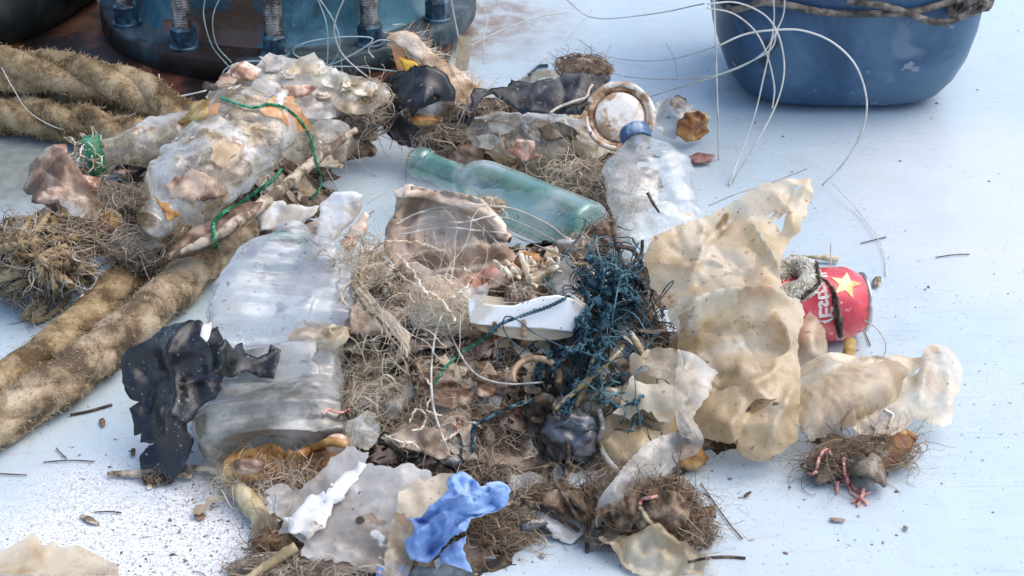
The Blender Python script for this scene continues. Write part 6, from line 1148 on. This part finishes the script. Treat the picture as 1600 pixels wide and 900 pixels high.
drape_sheet('olive_scrap', [(1000, 580), (1016, 545), (1050, 545), (1066, 552), (1060, 590), (1035, 596)], mat['olive'], amp=.006, seed=263, label='olive film scrap between the net and the white twisted strip', cat='plastic film')
strand('black_strap', [(1000, 750), (1040, 748), (1075, 730), (1090, 700), (1092, 690)], .0032, 'twig', 'dark strap bent round under the front foot of the tan plastic', 'strap', off=.003)
blob('orange_lump', (1078, 715), .012, (.014, .010, .010), 'kelp', 264, None, 'orange brown lump at the foot of the tan plastic beside the dark strap', 'lump')
strand('clear_edge', [(936, 640), (942, 665), (936, 690), (948, 715), (965, 735)], .0022, 'whitefilm', 'clear rolled film edge left of the cream brown film', 'plastic film', off=.006)
# root clump and cream rag at the bottom
tuft('root_clump', 'left half of the brown root clump in front of the heap', 'roots', (890, 790), .013, (.046, .014, .013), 620, .045, .00045, 'fibbrown', 'matted', 270, rot=-8, curl=.4)
tuft('root_clump', 'right half of the brown root clump, rounder and redder', 'roots', (1025, 800), .024, (.044, .022, .021), 800, .045, .00045, 'fibbrown', 'matted', 271, rot=-12, curl=.45)
for nm_, k, q in (('root_clump.001', 0, [(975, 790), (990, 768), (1030, 762), (1062, 772), (1078, 795), (1070, 825), (1040, 838), (1005, 830), (985, 815)]), ('root_clump.001', 1, [(955, 800), (975, 775), (1000, 770), (1000, 800), (985, 830), (962, 822)]), ('root_clump', 2, [(845, 775), (870, 764), (915, 768), (955, 782), (950, 805), (915, 815), (875, 805), (850, 792)])):
    drape_sheet('felted_mat', q, mat['matted'], lift=.0006, spx=4, amp=.006, scale=.016, rag=6, th=.002, seed=340+k, parent=bpy.data.objects[nm_], it=5)
for k, (a, b, z_, s_, lab) in enumerate([(960, 778, .03, (.026, .014, .016), 'reddish root knot on top where the root clump narrows'), (1046, 772, .032, (.020, .012, .014), 'root knot at the upper right of the root clump'), (860, 775, .012, (.020, .012, .010), 'pale root knot at the far left end of the root clump'), (985, 826, .012, (.030, .010, .010), 'matted root strand along the front of the root clump')]):
    tuft('root_knot', lab, 'roots', (a, b), z_, s_, 420, .035, .00045, 'fibbrown' if k != 2 else 'fibgrey', 'mud', 285+k, curl=.5, rot=20*k-30)
tuft('root_crumb', 'dark root crumb at the right foot of the root clump', 'roots', (1070, 838), .008, (.022, .012, .010), 320, .02, .0007, 'fibgrey', 'debris', 272)
tuft('root_crumb', 'small dark root crumb lying right of the root clump', 'roots', (1100, 830), .006, (.012, .006, .006), 160, .012, .0006, 'fibgrey', 'debris', 273)
stick('burnt_stick', [(1084, 804, .005), (1100, 801, .007), (1118, 799, .008)], [.0035, .0045, .0055], 'twig', 'short burnt stick end right of the root clump', 'stick', 274)
strand('pink_thread', [(1000, 788), (1004, 780), (1015, 778), (1028, 775)], .0014, 'pinkthread', 'short pink thread lying on the root clump', 'thread', off=.004)
for k, p in enumerate([[(868, 755), (885, 780), (900, 805), (915, 830), (918, 862)], [(1000, 792), (1015, 815), (1035, 832), (1050, 840)], [(800, 790), (830, 786), (860, 792), (880, 800)], [(808, 770), (830, 790), (855, 800), (905, 830)]]):
    strand('root', p, .0018, ['twig', 'reed', 'twig', 'twig'][k], ['brown root stem arching down in front of the root clump', 'pale root stem across the right half of the root clump', 'thin dark stem reaching left from the root clump', 'wiry dark stem below the smoky film'][k], 'root', off=.003, seed=k, jit=2)
strand('twig', [(886, 690), (888, 715), (884, 740), (876, 752)], .0022, 'twig', 'dark stem hanging from the grey film bundle to the deck', 'stem', off=.003); strand('twig', [(858, 752), (860, 740), (864, 724)], .0014, 'twig', 'tiny nail like stem on the deck left of the dark hanging stem', 'stem', off=.003); 
# twisted white strip
ws = [W(1088, 552, .085)+np.array((0, -.012, 0)), W(1078, 590, .075)+np.array((0, -.015, 0)), W(1066, 632, .062)+np.array((0, -.018, 0)), W(1078, 668, .05)+np.array((0, -.018, 0)), W(1050, 700, .042)]+list(drape([(1040, 708), (1002, 738), (962, 770), (940, 800), (928, 832)], 8, .007, 2))[1:]
ribbon('white_film_strip', ws, [.040, .030, .013, .024, .032, .028, .017, .010, .006], mat['stripfilm'], twist=[20, 10, -15, 25, 15, 5, 0, 10, 0], seed=265, amp=.006, n=120, m=13, cup=.5, scale=.025, label='long twisted clear white film strip hanging from the tan plastic to the root clump', cat='plastic film')
sheet('cream_rag', [(935, 835), (955, 828), (985, 838), (1010, 835), (1030, 828), (1050, 845), (1080, 862), (1100, 878), (1098, 905), (990, 905), (975, 885), (962, 862)], mat['cream'], z=.004, tilt=26, rnd=18, k_amp=.8, amp=.026, scale=.040, sp=.003, rag=.002, seed=275, th=.0012, label='crumpled cream rag at the bottom edge under the root clump', cat='rag')
sheet('clear_corner', [(1095, 885), (1110, 870), (1130, 885), (1125, 905), (1098, 905)], mat['whitefilm'], z=.003, tilt=10, amp=.003, seed=280, label='clear film corner at the bottom edge right of the cream rag', cat='plastic film')
strand('straw', [(1075, 878), (1105, 872), (1135, 870), (1165, 872)], .0012, 'twig', 'thin dry stem on the deck right of the cream rag', 'stem', off=.002)
# bottom left tan scrap
sheet('tan_scrap', [(-10, 870), (20, 852), (48, 834), (62, 842), (68, 852), (92, 845), (94, 856), (118, 852), (150, 866), (185, 884), (190, 905), (-10, 905)], mat['tanclear'], z=.003, tilt=8, amp=.008, scale=.04, sp=.005, rag=.004, seed=281, label='torn tan film scrap in the bottom left corner', cat='plastic film')

# ------------------------------------------------------------------ green twine, fishing lines
yarn('green_twine', [(345, 152), (365, 160), (395, 168), (420, 163), (448, 170), (470, 190), (485, 215), (494, 250), (501, 285), (496, 300), (484, 312)], .0018, 'green', 'green twine arching over the dirty crushed bottle and down to the deck', 'twine', off=.005)
yarn('green_twine', [(440, 265), (425, 282), (400, 300), (375, 318), (350, 332), (335, 346), (334, 368), (340, 388)], .0021, 'green', 'green twine along the near side of the dirty crushed bottle, end hanging down', 'twine', off=.004)
yarn('teal_twine', [(740, 705), (738, 682), (742, 665), (765, 652), (792, 638), (830, 625)], .0018, 'netblue', 'teal twine trailing from the net over the dirty clear bag', 'twine', off=.005)
yarn('teal_twine', [(680, 600), (695, 575), (720, 552), (755, 530), (775, 515)], .0012, 'green', 'thin blue green twine from the tray down over the silver film', 'twine', off=.005)
yarn('teal_twine', [(765, 520), (785, 505), (820, 492), (860, 478), (890, 462)], .0016, 'netblue', 'dark teal twine stretched along the front of the white tray', 'twine', off=.005)
LN = 'nylon fishing line'
LAB = iter('''pale line rising straight up in front of the left side of the blue tub
thick white line bowing far out to the right over the front of the blue tub
white line curling down in front of the tub from its top left corner
white line making the outer of two arcs over the left corner of the tub
white line falling steeply from the top edge past the crossing point on the tub
white line sweeping from the tub crossing point low over the deck to the left
white line curving from the crossing point down left behind the tub corner
white line drooping from the top of the tub along the deck edge
faint white line sagging across the open deck left of the tub
faint white line slanting from the deck up towards the top edge above the round lid
pale line rising from the cream tongue straight up
thin white line bending over the deck behind the cream tongue
white line from the cream tongue rising to the right over the far deck
double blue line bow in front of the leftmost facing bolt, outer one
double blue line bow in front of the leftmost facing bolt, inner one
blue line dropping between the two middle bolts
blue line crossing the middle bolts and curving back left
stout white line snaking down between the middle bolts to the frayed rope end
flat blue line ellipse hanging before the right middle bolt
pale line running from the silty film to the buff tuft
blue line along the top edge of the silty film
long line running from the lower ropes to the dry leaf
blue line looped by the dry leaf and over the dirty crushed bottle
thin white line stretched taut from the frayed rope end to the bare deck
thin line from the dirty crushed bottle down to the deck past the stick
thin white line from the black film loop to the silty film
hair thin line drooping over the lower brown rope at far left
thin brown line slanting across the upper ropes
white line arched over the beige cloth to the net, topmost
white line arched over the beige cloth to the net, second
white line arched over the beige cloth to the net, third
white line over the beige cloth crossing down to the pink hem
white line hanging from the pale fibre ball to the foot of the heap
white line from the pale fibre ball round to the rubber loop
pale line arc above the back edge of the tan sail
thin line ring on the deck right of the red can
thin pale line standing across the red can
thin pale line running over the can to the deck
faint line bow on the deck above the red can
short white line end standing at the twisted white scrap
thin line hanging over the yellowed film
short fine line sticking up on the open deck behind the lid'''.split('\n'))
def fline(pts, rad=.0009, m='nylon', drp=False):
    if drp: X = drape(pts, 70, .006, 8)
    else: X = catmull([L(*q) for q in pts], 90)
    X = X+.0012*np.c_[pn(X*14, 1), pn(X*14, 2), pn(X*14, 3)]; X[:, 2] = np.maximum(X[:, 2], .001)
    return tube_obj('fishing_line', X, rad*.78, mat[m], next(LAB), LN, 'fishing lines over the heap', S=5)
fline([(1115, -15, 250), (1118, 60, 250), (1121, 150, 250), (1123, 250, 251)], .0013)
fline([(1122, 72, 250), (1165, 54, 250), (1212, 47, 255), (1255, 48, 260), (1300, 66, 270), (1338, 105, 280), (1355, 160, 285), (1345, 210, 290), (1318, 255, 295), (1285, 290, 296)], .0015)
fline([(1105, 6, 240), (1150, 5, 240), (1195, 25, 245), (1218, 60, 250), (1226, 110, 255), (1212, 165, 265), (1178, 230, 280), (1145, 285, 288)], .0013)
fline([(1104, 12, 240), (1145, 22, 240), (1180, 50, 245), (1200, 90, 250), (1210, 135, 255), (1206, 170, 258)], .0012)
fline([(1226, -12, 240), (1223, 25, 242), (1206, 65, 246), (1196, 110, 250), (1180, 175, 258), (1155, 245, 270), (1140, 290, 292)], .0012)
fline([(1207, -12, 240), (1209, 30, 240), (1202, 70, 243), (1175, 95, 240), (1125, 115, 220), (1050, 124, 170), (975, 120, 130)], .0011)
fline([(1213, 48, 250), (1206, 75, 250), (1175, 95, 245), (1110, 122, 230), (1060, 137, 200), (1012, 152, 165)], .0012)
fline([(880, -5, 60), (920, 26, 60), (975, 28, 70), (1040, 18, 90), (1100, 6, 120)], .0012)
fline([(905, 62, 70), (945, 86, 92), (1000, 95, 100), (1060, 90, 110), (1120, 72, 140)], .0009)
fline([(925, 15, 40), (885, 62, 80), (845, 98, 110), (808, 128, 135)], .0010)
fline([(704, -10, 160), (709, 25, 160), (716, 62, 160)], .0014)
fline([(780, -8, 120), (762, 30, 130), (755, 62, 140), (756, 100, 150)], .0011)
fline([(735, 70, 130), (790, 45, 110), (850, 25, 80), (885, 20, 60)], .0012)
fline([(322, -12, 160), (318, 25, 160), (330, 70, 160), (352, 98, 160), (362, 108, 165)], .0010, 'nylonblue')
fline([(347, -12, 160), (332, 28, 160), (338, 70, 160), (362, 98, 165)], .0010, 'nylonblue')
fline([(492, -12, 170), (508, 30, 170), (512, 70, 170), (510, 110, 170)], .0011, 'nylonblue')
fline([(495, -8, 170), (520, 30, 170), (531, 65, 170), (525, 90, 170), (512, 105, 170), (495, 140, 175)], .0010, 'nylonblue')
fline([(542, -10, 175), (525, 28, 175), (523, 55, 175), (536, 85, 175), (565, 112, 180), (600, 138, 180)], .0014)
fline([(512, 100, 170), (468, 90, 168), (458, 78, 168), (480, 65, 168), (535, 57, 168), (580, 58, 170), (578, 68, 172), (545, 88, 172), (512, 102, 172), (470, 112, 172), (410, 118, 172)], .0011, 'nylonblue')
fline([(585, 90, 175), (577, 78, 172), (585, 66, 172), (605, 62, 172), (660, 75, 172), (720, 92, 165)], .0011)
fline([(345, 128, 180), (352, 108, 178), (385, 96, 178), (440, 98, 178), (500, 104, 178), (560, 104, 178), (620, 112, 178)], .0012, 'nylonblue')
fline([(182, 190, 230), (230, 168, 225), (275, 152, 220), (318, 142, 215), (350, 128, 200)], .0011)
fline([(322, 142, 215), (270, 155, 222), (254, 170, 225), (270, 182, 225), (330, 194, 225), (400, 206, 230), (480, 220, 235)], .0011, 'nylonblue')
fline([(475, 175, 230), (510, 210, 250), (550, 245, 265), (588, 276, 277)], .0010)
fline([(480, 215, 250), (505, 255, 275), (528, 298, 299)], .0009)
fline([(600, 165, 230), (630, 190, 235), (660, 215, 240)], .0010)
fline([(2, 104, 215), (22, 140, 225), (45, 175, 230), (90, 200, 235), (130, 204, 240)], .0008)
fline([(248, 115, 205), (255, 145, 208), (268, 178, 210)], .0011, 'fibpale')
for p in ([(620, 350), (660, 330), (700, 322), (745, 320), (800, 326), (850, 348), (888, 372)], [(628, 358), (680, 346), (720, 348), (775, 338), (820, 352), (866, 376)], [(628, 365), (690, 356), (760, 362), (800, 368), (850, 388), (890, 402)], [(625, 345), (665, 330), (720, 334), (760, 362), (785, 388)]): fline(p, .0011, drp=True)
fline([(690, 490), (680, 520), (675, 560), (674, 600), (678, 640), (690, 680), (700, 705)], .0014, drp=True)
fline([(695, 500), (712, 540), (735, 575), (760, 592), (800, 600), (850, 598)], .0012, drp=True)
fline([(1108, 320, 420), (1150, 302, 420), (1195, 288, 425), (1262, 262, 430)], .0010)
fline([(1310, 494, 520), (1345, 498, 545), (1370, 512, 560), (1384, 535, 570), (1380, 558, 575), (1366, 572, 576)], .0009)
fline([(1297, 380, 500), (1297, 410, 505), (1296, 440, 510)], .0009)
fline([(1240, 495, 510), (1280, 492, 512), (1330, 496, 515), (1352, 502, 520)], .0009)
fline([(1300, 285, 300), (1340, 330, 335), (1368, 365, 370), (1382, 400, 403), (1384, 432, 434)], .0007)
fline([(574, 320, 400), (590, 308, 395), (605, 300, 390)], .0009)
fline([(1330, 582, 640), (1332, 620, 645), (1322, 650, 655), (1315, 672, 676)], .0006, 'twig')
fline([(1040, 68, 125), (1052, 90, 125), (1058, 122, 126)], .0006)

# ------------------------------------------------------------------ crumbs on the deck
for k, (a, b, w, l_, rot, m, lab) in enumerate([(208, 706, .004, .010, 10, 'twig', 'dark brown crumb on the white grit below the rope'), (160, 660, .005, .012, 20, 'peel', 'brown flake on the deck between rope and black sheet'), (140, 812, .006, .017, 55, 'wood', 'split brown wood chip at the lower left of the grit'), (312, 806, .008, .010, 30, 'peel', 'brown bud lying on the grit left of the reed'), (233, 760, .005, .006, 0, 'bone', 'pale crumb under the black sheet'), (1415, 825, .0035, .005, 0, 'wood', 'little round tan seed on the white deck at the lower right'), (1308, 812, .0045, .011, 85, 'grit', 'grey paint flake on the deck at the lower right'), (1168, 772, .003, .009, -40, 'twig', 'dark drop shaped crumb on the deck right of the heap foot'), (848, 867, .004, .005, 0, 'grit', 'dark crumb on the deck between glove and rag')]):
    c0 = W(a, b, .0022); v, f = lump((w*.55, l_*.6, .0009), 300+k, .4, 1.8, 2); x = R(rot); v = v@np.array([[math.cos(x), math.sin(x), 0], [-math.sin(x), math.cos(x), 0], [0, 0, 1]]); v[:, 2] = np.maximum(v[:, 2], -.0025)
    tag(obj('deck_crumb', mesh('deck_crumb', v, f), mat[m], None, c0), lab, 'crumb')
sheet('white_husk', [(300, 806), (306, 790), (318, 782), (340, 775), (352, 778), (330, 790), (322, 806), (310, 810)], mat['cream'], z=.003, tilt=15, amp=.003, sp=.004, seed=320, label='pale curled husk on the grit left of the dry reed', cat='husk')
for k, (p, lab) in enumerate([([(148, 800), (170, 799), (190, 801)], 'straight dark splinter on the lower left grit'), ([(68, 722), (110, 719), (148, 721)], 'thin dark straw on the deck under the thick rope'), ([(0, 740), (20, 741), (42, 742)], 'dark straw at the left edge on the deck'), ([(110, 648), (140, 642), (175, 632)], 'dark feathery sprig on the deck beside the rope'), ([(95, 470), (102, 490), (106, 508)], 'short dark straw behind the twin rope'),
        ([(1095, 755), (1135, 812), (1160, 842)], 'long thin dark hair on the deck right of the root clump'), ([(1462, 402), (1490, 398), (1515, 397)], 'grey straw lying on the open deck at far right'), ([(1345, 380), (1365, 375), (1385, 370)], 'short grey straw behind the can'), ([(88, 700), (95, 708), (104, 716)], 'little dark splinter above the thin dark straw'), ([(1350, 515), (1356, 530), (1360, 540)], 'dark splinter on the deck under the can top')]):
    tube_obj('straw', catmull([W(a, b, .0018) for a, b in p], 24), .0006 if k != 3 else .0014, mat['twig'], lab, 'straw', S=5)
def flakes(nm, label, n, px0, px1, py0, py1, rmin, rmax, m, seed, keep=None):
    rr = np.random.RandomState(seed); V = []; F = []; b = 0
    for k in range(n):
        a, c = rr.uniform(px0, px1), rr.uniform(py0, py1)
        if keep and not keep(a, c, rr): continue
        p = W(a, c)
        if pn(np.array([[p[0]*15, p[1]*15, 2.]]), seed)[0] < rr.uniform(-.55, .3): continue
        q = rr.randint(5, 8); ang = rr.uniform(0, 6.28); r_ = rmin+(rmax-rmin)*rr.uniform()**3; el = rr.uniform(.25, .9); h = min(.0022, r_*.5)
        th_ = np.arange(q)/q*6.283; rad = r_*rr.uniform(.6, 1.2, q); X = np.c_[rad*np.cos(th_), rad*np.sin(th_)*el]; cs, sn = math.cos(ang), math.sin(ang); X = X@np.array([[cs, sn], [-sn, cs]])
        V += [(p[0]+x, p[1]+y, .0004) for x, y in X]+[(p[0]+x*.7, p[1]+y*.7, h*rr.uniform(.6, 1.2)) for x, y in X]
        F += [[b+i, b+(i+1) % q, b+q+(i+1) % q, b+q+i] for i in range(q)]+[list(range(b+q, b+2*q))]; b += 2*q
    o = obj(nm, mesh(nm, V, F, False), mat[m]); tag(o, label, 'grit', kind='stuff'); return o
def pil(a, b, rr): return rr.uniform() < math.exp(-(((a-720)/620)**2+((b-560)/330)**2)*1.4)
flakes('deck_grit', 'dark grit and crumbs scattered over the deck round the heap', 1500, -50, 1650, 150, 920, .0005, .0032, 'grit', 330, pil)
flakes('weed_grit', 'dense brown grit on the rough white patch at the lower left', 1300, 90, 440, 690, 910, .0004, .0026, 'grit', 331, lambda a, b, rr: rr.uniform() < math.exp(-(((a-310)/130)**2+((b-830)/80)**2)))
flakes('paint_specks', 'few dark specks on the open deck at right', 260, 1000, 1620, 20, 910, .0005, .0032, 'grit', 332)
